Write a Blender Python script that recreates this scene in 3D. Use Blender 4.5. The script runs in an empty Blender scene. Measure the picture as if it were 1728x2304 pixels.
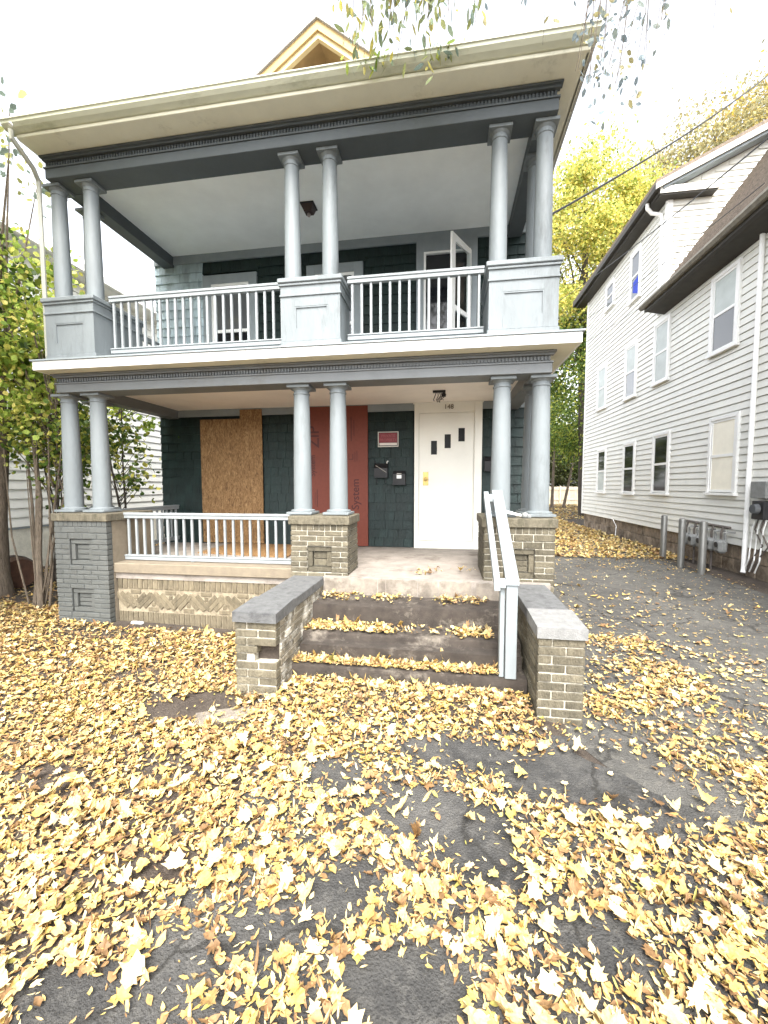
import bpy, math, random
import numpy as np
from mathutils import Vector, Matrix
random.seed(7); RNG = np.random.default_rng(11)
R = math.radians
SC = bpy.context.scene
COL = SC.collection

# ------------------------------------------------------------------ camera
cd = bpy.data.cameras.new('camera'); cam = bpy.data.objects.new('camera', cd); COL.objects.link(cam)
cd.sensor_fit = 'VERTICAL'; cd.sensor_height = 24.0; cd.sensor_width = 18.0
cd.lens = 24.0 * 920.73 / 2304.0
cd.clip_start = 0.05; cd.clip_end = 2000
cam.location = (4.059, -4.584, 1.056)
_a, _p, _r = R(8.893), R(-3.759), R(-0.05)
_f = Vector((-math.sin(_a)*math.cos(_p), math.cos(_a)*math.cos(_p), math.sin(_p)))
_x = Vector((math.cos(_a), math.sin(_a), 0)); _u = _x.cross(_f)
_x2 = _x*math.cos(_r) + _u*math.sin(_r); _u2 = _u*math.cos(_r) - _x*math.sin(_r)
cam.rotation_euler = Matrix((_x2, _u2, -_f)).transposed().to_euler()
SC.camera = cam

# ------------------------------------------------------------------ sky, sun, exposure
SUN_EL, SUN_AZ = 54.0, 170.0      # azimuth clockwise from +Y: behind the camera
w = bpy.data.worlds.new('World'); SC.world = w; w.use_nodes = True
nt = w.node_tree; nt.nodes.clear()
sky = nt.nodes.new('ShaderNodeTexSky'); sky.sky_type = 'NISHITA'; sky.sun_disc = False
sky.sun_elevation = R(SUN_EL); sky.sun_rotation = R(SUN_AZ)
sky.air_density = 1.0; sky.dust_density = 2.0; sky.ozone_density = 1.0
bw = nt.nodes.new('ShaderNodeRGBToBW'); mx = nt.nodes.new('ShaderNodeMix'); mx.data_type = 'RGBA'
mx.inputs[0].default_value = 0.86        # overcast: most of the blue is gone
bg = nt.nodes.new('ShaderNodeBackground'); bg.inputs[1].default_value = 0.15
out = nt.nodes.new('ShaderNodeOutputWorld')
nt.links.new(sky.outputs[0], bw.inputs[0]); nt.links.new(sky.outputs[0], mx.inputs[6]); nt.links.new(bw.outputs[0], mx.inputs[7])
nt.links.new(mx.outputs[2], bg.inputs[0]); nt.links.new(bg.outputs[0], out.inputs[0])
sd = bpy.data.lights.new('sun', 'SUN'); sun = bpy.data.objects.new('sun', sd); COL.objects.link(sun)
sd.energy = 1.2; sd.angle = R(25); sd.color = (1.0, 0.95, 0.87)
_az = R(SUN_AZ); _el = R(SUN_EL)
_d = Vector((math.sin(_az)*math.cos(_el), math.cos(_az)*math.cos(_el), math.sin(_el)))
sun.rotation_euler = _d.to_track_quat('Z', 'Y').to_euler(); sun.location = (0, -20, 30)
SC.view_settings.view_transform = 'Standard'; SC.view_settings.look = 'None'
SC.view_settings.exposure = 2.86; SC.view_settings.gamma = 1.0; SC.view_settings.use_curve_mapping = False
SC.render.engine = 'CYCLES'
SC.cycles.max_bounces = 8; SC.cycles.diffuse_bounces = 6

# ------------------------------------------------------------------ materials
def mat(name, col, rough=0.7, var=0.15, scale=6.0, bump=0.0, bscale=60.0, rand=0.0, dark=None, stretch=None, spec=0.4, darkamt=0.5, metal=0.0):
    m = bpy.data.materials.new(name); m.use_nodes = True
    t = m.node_tree; N = t.nodes; L = t.links
    b = N['Principled BSDF']; b.inputs['Roughness'].default_value = rough
    b.inputs['Specular IOR Level'].default_value = spec; b.inputs['Metallic'].default_value = metal
    geo = N.new('ShaderNodeNewGeometry'); src = geo.outputs['Position']
    if stretch:
        mp = N.new('ShaderNodeMapping'); mp.inputs['Scale'].default_value = stretch
        L.new(src, mp.inputs[0]); src = mp.outputs[0]
    n1 = N.new('ShaderNodeTexNoise'); n1.inputs['Scale'].default_value = scale; n1.inputs['Detail'].default_value = 6; n1.inputs['Roughness'].default_value = 0.65
    L.new(src, n1.inputs['Vector'])
    rp = N.new('ShaderNodeValToRGB')
    lo = [max(0, c*(1-var)) for c in col]; hi = [min(1, c*(1+var)) for c in col]
    rp.color_ramp.elements[0].position = 0.3; rp.color_ramp.elements[0].color = (*lo, 1)
    rp.color_ramp.elements[1].position = 0.7; rp.color_ramp.elements[1].color = (*hi, 1)
    L.new(n1.outputs[0], rp.inputs[0]); c = rp.outputs[0]
    if dark:
        n2 = N.new('ShaderNodeTexNoise'); n2.inputs['Scale'].default_value = scale*0.37; n2.inputs['Detail'].default_value = 8; n2.inputs['Roughness'].default_value = 0.75
        L.new(src, n2.inputs['Vector'])
        r2 = N.new('ShaderNodeValToRGB'); r2.color_ramp.elements[0].position = 0.62 - 0.25*darkamt; r2.color_ramp.elements[1].position = 0.75 - 0.2*darkamt
        L.new(n2.outputs[0], r2.inputs[0])
        m2 = N.new('ShaderNodeMix'); m2.data_type = 'RGBA'; L.new(r2.outputs[0], m2.inputs[0]); L.new(c, m2.inputs[6]); m2.inputs[7].default_value = (*dark, 1)
        c = m2.outputs[2]
    if rand:
        oi = N.new('ShaderNodeObjectInfo'); mr = N.new('ShaderNodeMapRange'); mr.inputs[3].default_value = 1-rand; mr.inputs[4].default_value = 1+rand
        L.new(oi.outputs['Random'], mr.inputs[0])
        hs = N.new('ShaderNodeHueSaturation'); L.new(mr.outputs[0], hs.inputs['Value']); L.new(c, hs.inputs['Color']); c = hs.outputs[0]
    L.new(c, b.inputs['Base Color'])
    if bump:
        nb = N.new('ShaderNodeTexNoise'); nb.inputs['Scale'].default_value = bscale; nb.inputs['Detail'].default_value = 5
        L.new(src, nb.inputs['Vector'])
        bp = N.new('ShaderNodeBump'); bp.inputs['Strength'].default_value = bump; bp.inputs['Distance'].default_value = 0.02
        L.new(nb.outputs[0], bp.inputs['Height']); L.new(bp.outputs[0], b.inputs['Normal'])
    return m

def leafmat(name, trans=0.35, rough=0.55, spec=0.3):
    m = bpy.data.materials.new(name); m.use_nodes = True
    t = m.node_tree; N = t.nodes; L = t.links; b = N['Principled BSDF']
    at = N.new('ShaderNodeVertexColor'); at.layer_name = 'Col'
    b.inputs['Roughness'].default_value = rough; b.inputs['Specular IOR Level'].default_value = spec
    geo = N.new('ShaderNodeNewGeometry'); nz = N.new('ShaderNodeTexNoise'); nz.inputs['Scale'].default_value = 70; nz.inputs['Detail'].default_value = 3
    L.new(geo.outputs['Position'], nz.inputs['Vector'])
    mr = N.new('ShaderNodeMapRange'); mr.inputs[1].default_value = .3; mr.inputs[2].default_value = .7; mr.inputs[3].default_value = .72; mr.inputs[4].default_value = 1.18
    L.new(nz.outputs[0], mr.inputs[0])
    hs = N.new('ShaderNodeHueSaturation'); L.new(at.outputs[0], hs.inputs['Color']); L.new(mr.outputs[0], hs.inputs['Value'])
    L.new(hs.outputs[0], b.inputs['Base Color'])
    tr = N.new('ShaderNodeBsdfTranslucent'); L.new(hs.outputs[0], tr.inputs[0])
    ms = N.new('ShaderNodeMixShader'); ms.inputs[0].default_value = trans
    L.new(b.outputs[0], ms.inputs[1]); L.new(tr.outputs[0], ms.inputs[2]); L.new(ms.outputs[0], N['Material Output'].inputs[0])
    return m

def glassmat(name, tint=(.02, .025, .03), spec=.5, rough=.06):
    m = bpy.data.materials.new(name); m.use_nodes = True
    b = m.node_tree.nodes['Principled BSDF']; b.inputs['Base Color'].default_value = (*tint, 1); b.inputs['Roughness'].default_value = rough
    b.inputs['Specular IOR Level'].default_value = spec
    return m

def clearglass(name):
    m = bpy.data.materials.new(name); m.use_nodes = True
    N = m.node_tree.nodes; L = m.node_tree.links
    tr = N.new('ShaderNodeBsdfTransparent'); tr.inputs[0].default_value = (.82, .87, .88, 1)
    gl = N.new('ShaderNodeBsdfGlossy'); gl.inputs['Roughness'].default_value = 0.05
    fr = N.new('ShaderNodeFresnel'); fr.inputs[0].default_value = 1.5
    ms = N.new('ShaderNodeMixShader'); L.new(fr.outputs[0], ms.inputs[0]); L.new(tr.outputs[0], ms.inputs[1]); L.new(gl.outputs[0], ms.inputs[2])
    L.new(ms.outputs[0], N['Material Output'].inputs[0])
    return m

M = {}
M['shingle'] = mat('green_shingle_paint', (.008, .0195, .018), .55, .35, 9, .35, 45, rand=.18, stretch=(1, 1, .35), spec=.35)
M['shingle_skylit'] = mat('skylit_shingle_paint', (.36, .44, .48), .6, .3, 9, .35, 45, rand=.25, dark=(.1, .15, .17), darkamt=.25, stretch=(1, 1, .35))  # bright sky glare on the upper left shingles, put into their colour
M['backing'] = mat('wall_backing', (.012, .022, .024), .9, .2)
M['grey'] = mat('grey_blue_paint', (.17, .190, .198), .55, .12, 3, .2, 30, dark=(.10, .112, .115), darkamt=.32, stretch=(1.5, 1.5, .4))
M['railpaint'] = mat('pale_rail_paint', (.245, .265, .272), .55, .1, 4, .2, 40, dark=(.17, .18, .18), darkamt=.25)
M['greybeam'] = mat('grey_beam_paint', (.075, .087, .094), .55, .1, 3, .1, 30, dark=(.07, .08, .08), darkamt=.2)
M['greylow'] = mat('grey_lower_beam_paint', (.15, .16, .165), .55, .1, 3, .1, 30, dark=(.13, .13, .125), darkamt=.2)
M['greytrim'] = mat('grey_trim_paint', (.23, .26, .275), .6, .1, 4)
M['cream'] = mat('cream_paint', (.70, .675, .55), .5, .06, 3, .05, 30, dark=(.45, .43, .33), darkamt=.15)
M['gutter'] = mat('gutter_paint', (.56, .57, .46), .35, .08, 4, dark=(.36, .37, .27), darkamt=.3, stretch=(.6, 1, 3))
M['white'] = mat('white_paint', (.80, .80, .78), .45, .03, 4)
M['doorwhite'] = mat('door_white_paint', (.80, .785, .72), .4, .03, 3, dark=(.6, .57, .48), darkamt=.03)
M['ceil_hi'] = mat('upper_ceiling_paint', (.84, .86, .85), .7, .06, 2)
M['ceil_lo'] = mat('lower_ceiling_paint', (.86, .80, .73), .7, .06, 2)
M['brick'] = mat('tan_brick', (.112, .098, .068), .85, .35, 16, .8, 70, rand=.28, dark=(.075, .062, .042), darkamt=.3, stretch=(1.6, 1.6, .6))
M['brickpale'] = mat('pale_tan_brick', (.14, .116, .076), .85, .3, 16, .8, 70, rand=.2, dark=(.11, .09, .06), darkamt=.3, stretch=(1.6, 1.6, .6))
M['brickgrey'] = mat('grey_painted_brick', (.085, .089, .084), .6, .12, 9, .4, 60, rand=.07, dark=(.08, .08, .075), darkamt=.22)
M['bricklime'] = mat('lime_stained_brick', (.15, .13, .095), .9, .35, 14, .8, 60, rand=.25, dark=(.58, .56, .5), darkamt=.62)
M['mortar'] = mat('pale_mortar', (.43, .40, .33), .95, .3, 20, .6, 120, dark=(.2, .18, .14), darkamt=.35)
M['basemortar'] = mat('tan_mortar', (.26, .22, .155), .95, .3, 20, .6, 120, dark=(.15, .12, .08), darkamt=.35)
M['mortargrey'] = mat('painted_mortar', (.075, .08, .078), .7, .15, 20, .3, 90)
M['stone'] = mat('pier_cap_stone', (.125, .11, .078), .9, .35, 14, .8, 60, dark=(.055, .05, .03), darkamt=.4, stretch=(2, 2, .6))
M['sill'] = mat('sill_concrete', (.19, .158, .115), .9, .15, 10, .5, 120)
M['capblue'] = mat('wing_cap_concrete', (.115, .117, .118), .9, .25, 16, .6, 140, dark=(.055, .055, .058), darkamt=.35)
M['capblue2'] = mat('pale_cap_concrete', (.20, .20, .195), .9, .2, 16, .6, 140, dark=(.15, .15, .15), darkamt=.25)
M['step'] = mat('stained_step_concrete', (.048, .039, .032), .95, .4, 9, .8, 130, dark=(.19, .165, .135), darkamt=.34)
M['steptop'] = mat('pale_step_concrete', (.23, .20, .165), .95, .3, 8, .9, 130, dark=(.13, .11, .09), darkamt=.5)
M['floor'] = mat('porch_floor_concrete', (.25, .222, .195), .9, .22, 5, .3, 90, dark=(.13, .108, .088), darkamt=.42)
M['osb'] = None
M['red'] = mat('red_sheathing', (.165, .037, .021), .6, .1, 20, .15, 120)
M['redink'] = mat('dark_print', (.06, .012, .01), .6, .1)
M['black'] = mat('black_metal', (.012, .012, .014), .4, .2)
M['blackplastic'] = mat('dark_plastic', (.02, .02, .022), .5, .2)
M['brass'] = mat('worn_brass', (.52, .37, .13), .35, .25, 60, metal=.6)
M['darkbronze'] = mat('bronze_digits', (.14, .1, .05), .5, .2)
M['glass'] = glassmat('dark_window_glass', (.012, .013, .016))
M['doorglass'] = glassmat('door_glass', (.006, .006, .006), .12, .3)
M['glassgrey'] = glassmat('window_screen_grey', (.10, .105, .11))
M['blind'] = mat('pale_blind', (.42, .46, .44), .4, .15, 2, stretch=(1, 1, 1.5))
M['boardwhite'] = mat('cream_board', (.86, .82, .70), .6, .06, 3)
M['clear'] = clearglass('clear_pane')
M['siding'] = mat('white_vinyl_siding', (.70, .695, .645), .45, .05, 2, dark=(.55, .57, .53), darkamt=.1, rand=.03)
M['siding_left'] = mat('cream_siding', (.85, .85, .80), .5, .05, 2, rand=.03)
M['roofbrown'] = mat('brown_roof_shingle', (.17, .135, .105), .9, .35, 12, .7, 60, rand=.2)
M['roofgrey'] = mat('pale_roof_shingle', (.33, .32, .3), .9, .25, 12, .7, 60, rand=.15)
M['eavedark'] = mat('dark_eave_paint', (.03, .026, .02), .6, .3, 5)
M['found'] = mat('foundation_stone', (.24, .19, .14), .9, .45, 5, 1.0, 18, rand=.25, dark=(.09, .06, .035), darkamt=.45)
M['foundwhite'] = mat('whitewashed_foundation', (.66, .64, .55), .9, .15, 6, .4, 40, dark=(.42, .38, .28), darkamt=.2)
M['galv'] = mat('galvanised_steel', (.22, .22, .21), .4, .2, 8, metal=.55, stretch=(1, 1, .3))
M['pipe'] = mat('rusty_pipe', (.10, .085, .075), .6, .4, 15)
M['meter'] = mat('meter_grey', (.20, .205, .20), .5, .2, 12)
M['bark'] = mat('grey_brown_bark', (.12, .095, .07), .95, .4, 20, 1.0, 60, stretch=(1, 1, .3))
M['barkdark'] = mat('dark_bark', (.06, .05, .04), .95, .4, 20, 1.0, 60, stretch=(1, 1, .3))
M['fence'] = mat('pale_fence_wood', (.72, .62, .46), .8, .12, 5, rand=.08, stretch=(2, 2, .4))
M['wire'] = mat('black_cable', (.012, .012, .013), .5, .1)
M['wood'] = mat('grey_wood_rail', (.225, .25, .262), .55, .08, 5, .2, 50, dark=(.3, .33, .33), darkamt=.12, stretch=(1, 1, .3))
M['rust'] = mat('brown_barrel', (.07, .032, .018), .7, .35, 8)
M['blue'] = mat('blue_cloth', (.02, .05, .42), .7, .2, 8)
M['paper'] = mat('white_litter', (.82, .82, .80), .6, .03)
M['signred'] = mat('sign_red', (.17, .006, .012), .4, .1)
M['signwhite'] = mat('sign_white', (.62, .58, .52), .5, .1)
M['signtext'] = mat('sign_faded_letter', (.30, .06, .06), .5, .1)
M['litter'] = leafmat('fallen_leaf', .12, .6, .3)
M['leaf'] = leafmat('tree_leaf', .45, .5, .35)

def osb():
    m = mat('osb_board', (.40, .225, .085), .75, .1, 3)
    t = m.node_tree; N = t.nodes; L = t.links; b = N['Principled BSDF']
    geo = N.new('ShaderNodeNewGeometry'); mp = N.new('ShaderNodeMapping'); mp.inputs['Scale'].default_value = (30, 30, 8)
    L.new(geo.outputs['Position'], mp.inputs[0])
    n = N.new('ShaderNodeTexNoise'); n.inputs['Scale'].default_value = 1.4; n.inputs['Detail'].default_value = 4; n.inputs['Distortion'].default_value = 1.8
    L.new(mp.outputs[0], n.inputs['Vector'])
    r = N.new('ShaderNodeValToRGB'); e = r.color_ramp.elements
    e[0].position = .28; e[0].color = (.075, .036, .014, 1); e[1].position = .75; e[1].color = (.40, .26, .125, 1)
    k = r.color_ramp.elements.new(.5); k.color = (.225, .125, .05, 1)
    L.new(n.outputs[0], r.inputs[0]); L.new(r.outputs[0], b.inputs['Base Color'])
    bp = N.new('ShaderNodeBump'); bp.inputs['Strength'].default_value = .4; bp.inputs['Distance'].default_value = .01
    L.new(n.outputs[0], bp.inputs['Height']); L.new(bp.outputs[0], b.inputs['Normal'])
    return m
M['osb'] = osb()

def groundmat(name, c1, c2, c3, scale, crack=False):
    m = mat(name, c1, .95, .25, scale, .9, 90)
    t = m.node_tree; N = t.nodes; L = t.links; b = N['Principled BSDF']
    geo = N.new('ShaderNodeNewGeometry')
    def nz(s, d=8): 
        n = N.new('ShaderNodeTexNoise'); n.inputs['Scale'].default_value = s; n.inputs['Detail'].default_value = d; n.inputs['Roughness'].default_value = .7
        L.new(geo.outputs['Position'], n.inputs['Vector']); return n.outputs[0]
    r = N.new('ShaderNodeValToRGB'); e = r.color_ramp.elements
    e[0].position = .32; e[0].color = (*c1, 1); e[1].position = .68; e[1].color = (*c2, 1)
    L.new(nz(scale), r.inputs[0])
    r2 = N.new('ShaderNodeValToRGB'); r2.color_ramp.elements[0].position = .5; r2.color_ramp.elements[1].position = .62
    L.new(nz(scale*9, 4), r2.inputs[0])
    mxx = N.new('ShaderNodeMix'); mxx.data_type = 'RGBA'; L.new(r2.outputs[0], mxx.inputs[0]); L.new(r.outputs[0], mxx.inputs[6]); mxx.inputs[7].default_value = (*c3, 1)
    ml = N.new('ShaderNodeMix'); ml.data_type = 'RGBA'; ml.inputs[0].default_value = .35; L.new(r.outputs[0], ml.inputs[6]); L.new(mxx.outputs[2], ml.inputs[7])
    c = ml.outputs[2]
    if crack:
        dn = N.new('ShaderNodeTexNoise'); dn.inputs['Scale'].default_value = 2.2; dn.inputs['Detail'].default_value = 5; L.new(geo.outputs['Position'], dn.inputs['Vector'])
        ad = N.new('ShaderNodeVectorMath'); ad.operation = 'MULTIPLY_ADD'; ad.inputs[1].default_value = (.55, .55, .55); L.new(dn.outputs[1], ad.inputs[0]); L.new(geo.outputs['Position'], ad.inputs[2])
        vo = N.new('ShaderNodeTexVoronoi'); vo.feature = 'DISTANCE_TO_EDGE'; vo.inputs['Scale'].default_value = .75; L.new(ad.outputs[0], vo.inputs['Vector'])
        mr = N.new('ShaderNodeMapRange'); mr.inputs[1].default_value = .004; mr.inputs[2].default_value = .014; mr.inputs[3].default_value = .75; mr.inputs[4].default_value = 0; L.new(vo.outputs['Distance'], mr.inputs[0])
        mc = N.new('ShaderNodeMix'); mc.data_type = 'RGBA'; L.new(mr.outputs[0], mc.inputs[0]); L.new(c, mc.inputs[6]); mc.inputs[7].default_value = (.02, .019, .017, 1); c = mc.outputs[2]
    L.new(c, b.inputs['Base Color'])
    return m
M['soil'] = groundmat('bare_soil', (.035, .026, .02), (.075, .06, .048), (.13, .105, .08), 3)
M['asphalt'] = groundmat('worn_asphalt', (.045, .044, .041), (.10, .096, .088), (.16, .15, .13), 1.3, True)
M['asphaltdark'] = groundmat('damp_dark_asphalt', (.022, .022, .022), (.078, .076, .072), (.12, .115, .105), 1.5, True)

# ------------------------------------------------------------------ object helpers
WL = {}
def wloc(o): return WL.get(o.name, Vector((0, 0, 0))) if o else Vector((0, 0, 0))
def tag(o, label=None, cat=None, group=None, kind=None):
    if label: o['label'] = label
    if cat: o['category'] = cat
    if group: o['group'] = group
    if kind: o['kind'] = kind
    return o
def thing(name, label, cat, loc, group=None):
    o = bpy.data.objects.new(name, None); o.empty_display_size = .2; COL.objects.link(o)
    o.location = loc; WL[o.name] = Vector(loc)
    return tag(o, label, cat, group)
def link(name, me, parent=None, loc=(0, 0, 0), rot=None):
    o = bpy.data.objects.new(name, me); COL.objects.link(o)
    loc = Vector(loc); WL[o.name] = loc.copy()
    if parent:
        o.parent = parent; o.location = loc - wloc(parent)
    else: o.location = loc
    if rot is not None: o.rotation_euler = rot
    return o

class MB:
    def __init__(s): s.v = []; s.f = []
    def add(s, vs, fs):
        k = len(s.v); s.v += [tuple(v) for v in vs]; s.f += [tuple(i+k for i in f) for f in fs]; return s
    def box(s, x0, x1, y0, y1, z0, z1, mtx=None, ch=0.0):
        if ch <= 0:
            vs = [(x, y, z) for z in (z0, z1) for y in (y0, y1) for x in (x0, x1)]
            fs = [(0, 2, 3, 1), (4, 5, 7, 6), (0, 1, 5, 4), (2, 6, 7, 3), (0, 4, 6, 2), (1, 3, 7, 5)]
        else: vs, fs = chamfer(x0, x1, y0, y1, z0, z1, ch)
        if mtx is not None: vs = [mtx @ Vector(v) for v in vs]
        return s.add(vs, fs)
    def tube(s, pts, rad, n=8, cap=True):
        pts = [Vector(p) for p in pts]; rad = rad if hasattr(rad, '__len__') else [rad]*len(pts)
        vs = []; up = None
        for i, p in enumerate(pts):
            d = (pts[min(i+1, len(pts)-1)] - pts[max(i-1, 0)]).normalized()
            if up is None: up = d.orthogonal().normalized()
            else: up = (up - d*up.dot(d)).normalized()
            b = d.cross(up)
            for k in range(n):
                a = 2*math.pi*k/n; vs.append(p + (up*math.cos(a) + b*math.sin(a))*rad[i])
        fs = [(i*n+k, i*n+(k+1) % n, (i+1)*n+(k+1) % n, (i+1)*n+k) for i in range(len(pts)-1) for k in range(n)]
        if cap: fs += [tuple(range(n-1, -1, -1)), tuple(range((len(pts)-1)*n, len(pts)*n))]
        return s.add(vs, fs)
    def lathe(s, prof, c, n=24):
        vs = [(c[0]+r*math.cos(2*math.pi*k/n), c[1]+r*math.sin(2*math.pi*k/n), c[2]+z) for r, z in prof for k in range(n)]
        m = len(prof)
        fs = [(i*n+k, i*n+(k+1) % n, (i+1)*n+(k+1) % n, (i+1)*n+k) for i in range(m-1) for k in range(n)]
        fs += [tuple(range(n-1, -1, -1)), tuple(range((m-1)*n, m*n))]
        return s.add(vs, fs)
    def prism(s, poly, axis, a, b):
        # poly: list of 2D points; axis 'x','y','z' extrusion from a to b
        def P(p, t): return {'x': (t, p[0], p[1]), 'y': (p[0], t, p[1]), 'z': (p[0], p[1], t)}[axis]
        n = len(poly); vs = [P(p, a) for p in poly] + [P(p, b) for p in poly]
        fs = [tuple(range(n)), tuple(range(2*n-1, n-1, -1))] + [(i, i+n, (i+1) % n+n, (i+1) % n) for i in range(n)]
        return s.add(vs, fs)
    def build(s, name, m, parent=None, smooth=False, kind=None, fixn=True):
        vs = np.array([tuple(v) for v in s.v], dtype=float)
        c = Vector(((vs.min(0)+vs.max(0))/2).tolist()); c.z = float(vs[:, 2].min())
        me = bpy.data.meshes.new(name); me.from_pydata((vs-np.array(c)).tolist(), [], s.f); 
        if m: me.materials.append(m)
        if fixn:
            import bmesh
            bm = bmesh.new(); bm.from_mesh(me); bmesh.ops.recalc_face_normals(bm, faces=bm.faces); bm.to_mesh(me); bm.free()
        if smooth:
            me.shade_smooth()
            try: me.set_sharp_from_angle(angle=R(38))
            except Exception: pass
        o = link(name, me, parent, c)
        if kind: o['kind'] = kind
        return o
def chamfer(x0, x1, y0, y1, z0, z1, ch):
    vs = []; idx = {}
    X = ((x0, 1), (x1, -1)); Y = ((y0, 1), (y1, -1)); Z = ((z0, 1), (z1, -1))
    for i in (0, 1):
        for j in (0, 1):
            for k in (0, 1):
                x, sx = X[i]; y, sy = Y[j]; z, sz = Z[k]
                idx[i, j, k, 'x'] = len(vs); vs.append((x, y+sy*ch, z+sz*ch))
                idx[i, j, k, 'y'] = len(vs); vs.append((x+sx*ch, y, z+sz*ch))
                idx[i, j, k, 'z'] = len(vs); vs.append((x+sx*ch, y+sy*ch, z))
    fs = []
    q = [(0, 0), (1, 0), (1, 1), (0, 1)]
    for i in (0, 1):
        fs.append(tuple(idx[i, a, b, 'x'] for a, b in q)); fs.append(tuple(idx[a, i, b, 'y'] for a, b in q)); fs.append(tuple(idx[a, b, i, 'z'] for a, b in q))
    for a in (0, 1):
        for b in (0, 1):
            fs.append((idx[0, a, b, 'y'], idx[1, a, b, 'y'], idx[1, a, b, 'z'], idx[0, a, b, 'z']))
            fs.append((idx[a, 0, b, 'x'], idx[a, 1, b, 'x'], idx[a, 1, b, 'z'], idx[a, 0, b, 'z']))
            fs.append((idx[a, b, 0, 'x'], idx[a, b, 1, 'x'], idx[a, b, 1, 'y'], idx[a, b, 0, 'y']))
    for k in list({(i, j, l) for i in (0, 1) for j in (0, 1) for l in (0, 1)}):
        fs.append((idx[(*k, 'x')], idx[(*k, 'y')], idx[(*k, 'z')]))
    return vs, fs
_cache = {}
def boxmesh(key, sx, sy, sz, m, ch=.004):
    k = (key, round(sx, 3), round(sy, 3), round(sz, 3), m.name)
    if k not in _cache:
        import bmesh
        vs, fs = chamfer(-sx/2, sx/2, -sy/2, sy/2, -sz/2, sz/2, ch)
        me = bpy.data.meshes.new(key); me.from_pydata(vs, [], fs); me.materials.append(m)
        bm = bmesh.new(); bm.from_mesh(me); bmesh.ops.recalc_face_normals(bm, faces=bm.faces); bm.to_mesh(me); bm.free()
        _cache[k] = me
    return _cache[k]
def box(name, parent, m, x0, x1, y0, y1, z0, z1, ch=.004):
    x0, x1 = sorted((x0, x1)); y0, y1 = sorted((y0, y1)); z0, z1 = sorted((z0, z1))
    return link(name, boxmesh(name, x1-x0, y1-y0, z1-z0, m, min(ch, .3*min(x1-x0, y1-y0, z1-z0))), parent, ((x0+x1)/2, (y0+y1)/2, (z0+z1)/2))

# brick laying: faces along X (normal -Y) or along Y (normal +-X)
BH, BG, BL, BD = .058, .010, .200, .092
def lay(parent, m, axis, fixed, sign, a0, a1, z0, z1, name='brick', hole=None, stuff=None, jit=.003, header_first=True, bl=BL, skip=()):
    """bricks of one wall face. axis 'x': face plane y=fixed, outward -Y; axis 'y': plane x=fixed, outward sign*X."""
    n = max(1, round((z1-z0)/(BH+BG))); h = (z1-z0)/n - BG
    for c in range(n):
        zc = z0 + (c+.5)*(z1-z0)/n
        x = a0; first = True
        segs = [(a0, a1)]
        if hole and hole[2] < zc < hole[3]: segs = [(a0, hole[0]), (hole[1], a1)]
        for s0, s1 in segs:
            L = s1-s0; 
            if L < .03: continue
            off = (bl/2 if (c % 2) else 0)
            cuts = [s0]
            p = s0 + (bl+BG) - off
            while p < s1-.06: cuts.append(p); p += bl+BG
            cuts.append(s1)
            for i in range(len(cuts)-1):
                b0 = cuts[i]; b1 = cuts[i+1] - (BG if i < len(cuts)-2 else 0)
                if (c, i) in skip: continue
                l = round((b1-b0)/.02)*.02 if False else b1-b0
                j = random.uniform(-jit, jit)
                if axis == 'x': pos = ((b0+b1)/2, fixed+BD/2+j, zc); dims = (l, BD, h)
                else: pos = (fixed - sign*(BD/2)+j, (b0+b1)/2, zc); dims = (BD, l, h)
                if stuff is not None:
                    stuff.box(pos[0]-dims[0]/2, pos[0]+dims[0]/2, pos[1]-dims[1]/2, pos[1]+dims[1]/2, zc-h/2, zc+h/2)
                else:
                    link(name, boxmesh(name, *dims, m, .005), parent, pos, (random.uniform(-.008, .008), random.uniform(-.008, .008), random.uniform(-.01, .01)))

def text_mesh(s, size, depth=.003, bold=0):
    cu = bpy.data.curves.new('lettering', 'FONT'); cu.body = s; cu.size = size; cu.extrude = depth; cu.offset = bold; cu.align_x = 'CENTER'; cu.align_y = 'CENTER'
    o = bpy.data.objects.new('lettering', cu); COL.objects.link(o)
    dg = bpy.context.evaluated_depsgraph_get(); me = bpy.data.meshes.new_from_object(o.evaluated_get(dg))
    bpy.data.objects.remove(o); bpy.data.curves.remove(cu)
    return me

GZ = -0.78     # ground level (porch floor is z = 0)
W = 2.31       # plane of the house's front wall
# ------------------------------------------------------------------ ground
def gz(x, y):
    b = .06*np.exp(-((y+.1)/.9)**2)*np.clip((1.6-x)/2.2, 0, 1)
    b = b + .075*np.exp(-((y+1.25)/.35)**2)*np.clip((x-2.3)/.4, 0, 1)*np.clip((4.9-x)/.3, 0, 1)
    return GZ + b + .012*np.sin(x*1.7+.4)*np.cos(y*1.3) * np.clip((5-x), 0, 1)*np.clip((6-np.abs(y)), 0, 1)
def sheet(name, xs, ys, m, dz, edge=None):
    X, Y = np.meshgrid(xs, ys); Z = gz(X, Y) + dz
    if edge is not None: X = X + edge(X, Y)
    vs = np.stack([X, Y, Z], -1).reshape(-1, 3); nx = len(xs); ny = len(ys)
    fs = [(j*nx+i, j*nx+i+1, (j+1)*nx+i+1, (j+1)*nx+i) for j in range(ny-1) for i in range(nx-1)]
    me = bpy.data.meshes.new(name); me.from_pydata(vs.tolist(), [], fs); me.materials.append(m); me.shade_smooth()
    o = link(name, me); o['kind'] = 'structure'; return o
sheet('ground', np.concatenate([[-400, -120, -40, -16], np.arange(-8, 7, .25), [9, 14, 30, 80, 400]]),
      np.concatenate([[-300, -60, -15], np.arange(-8, 7, .25), [9, 14, 30, 80, 500]]), M['soil'], 0)
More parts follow.
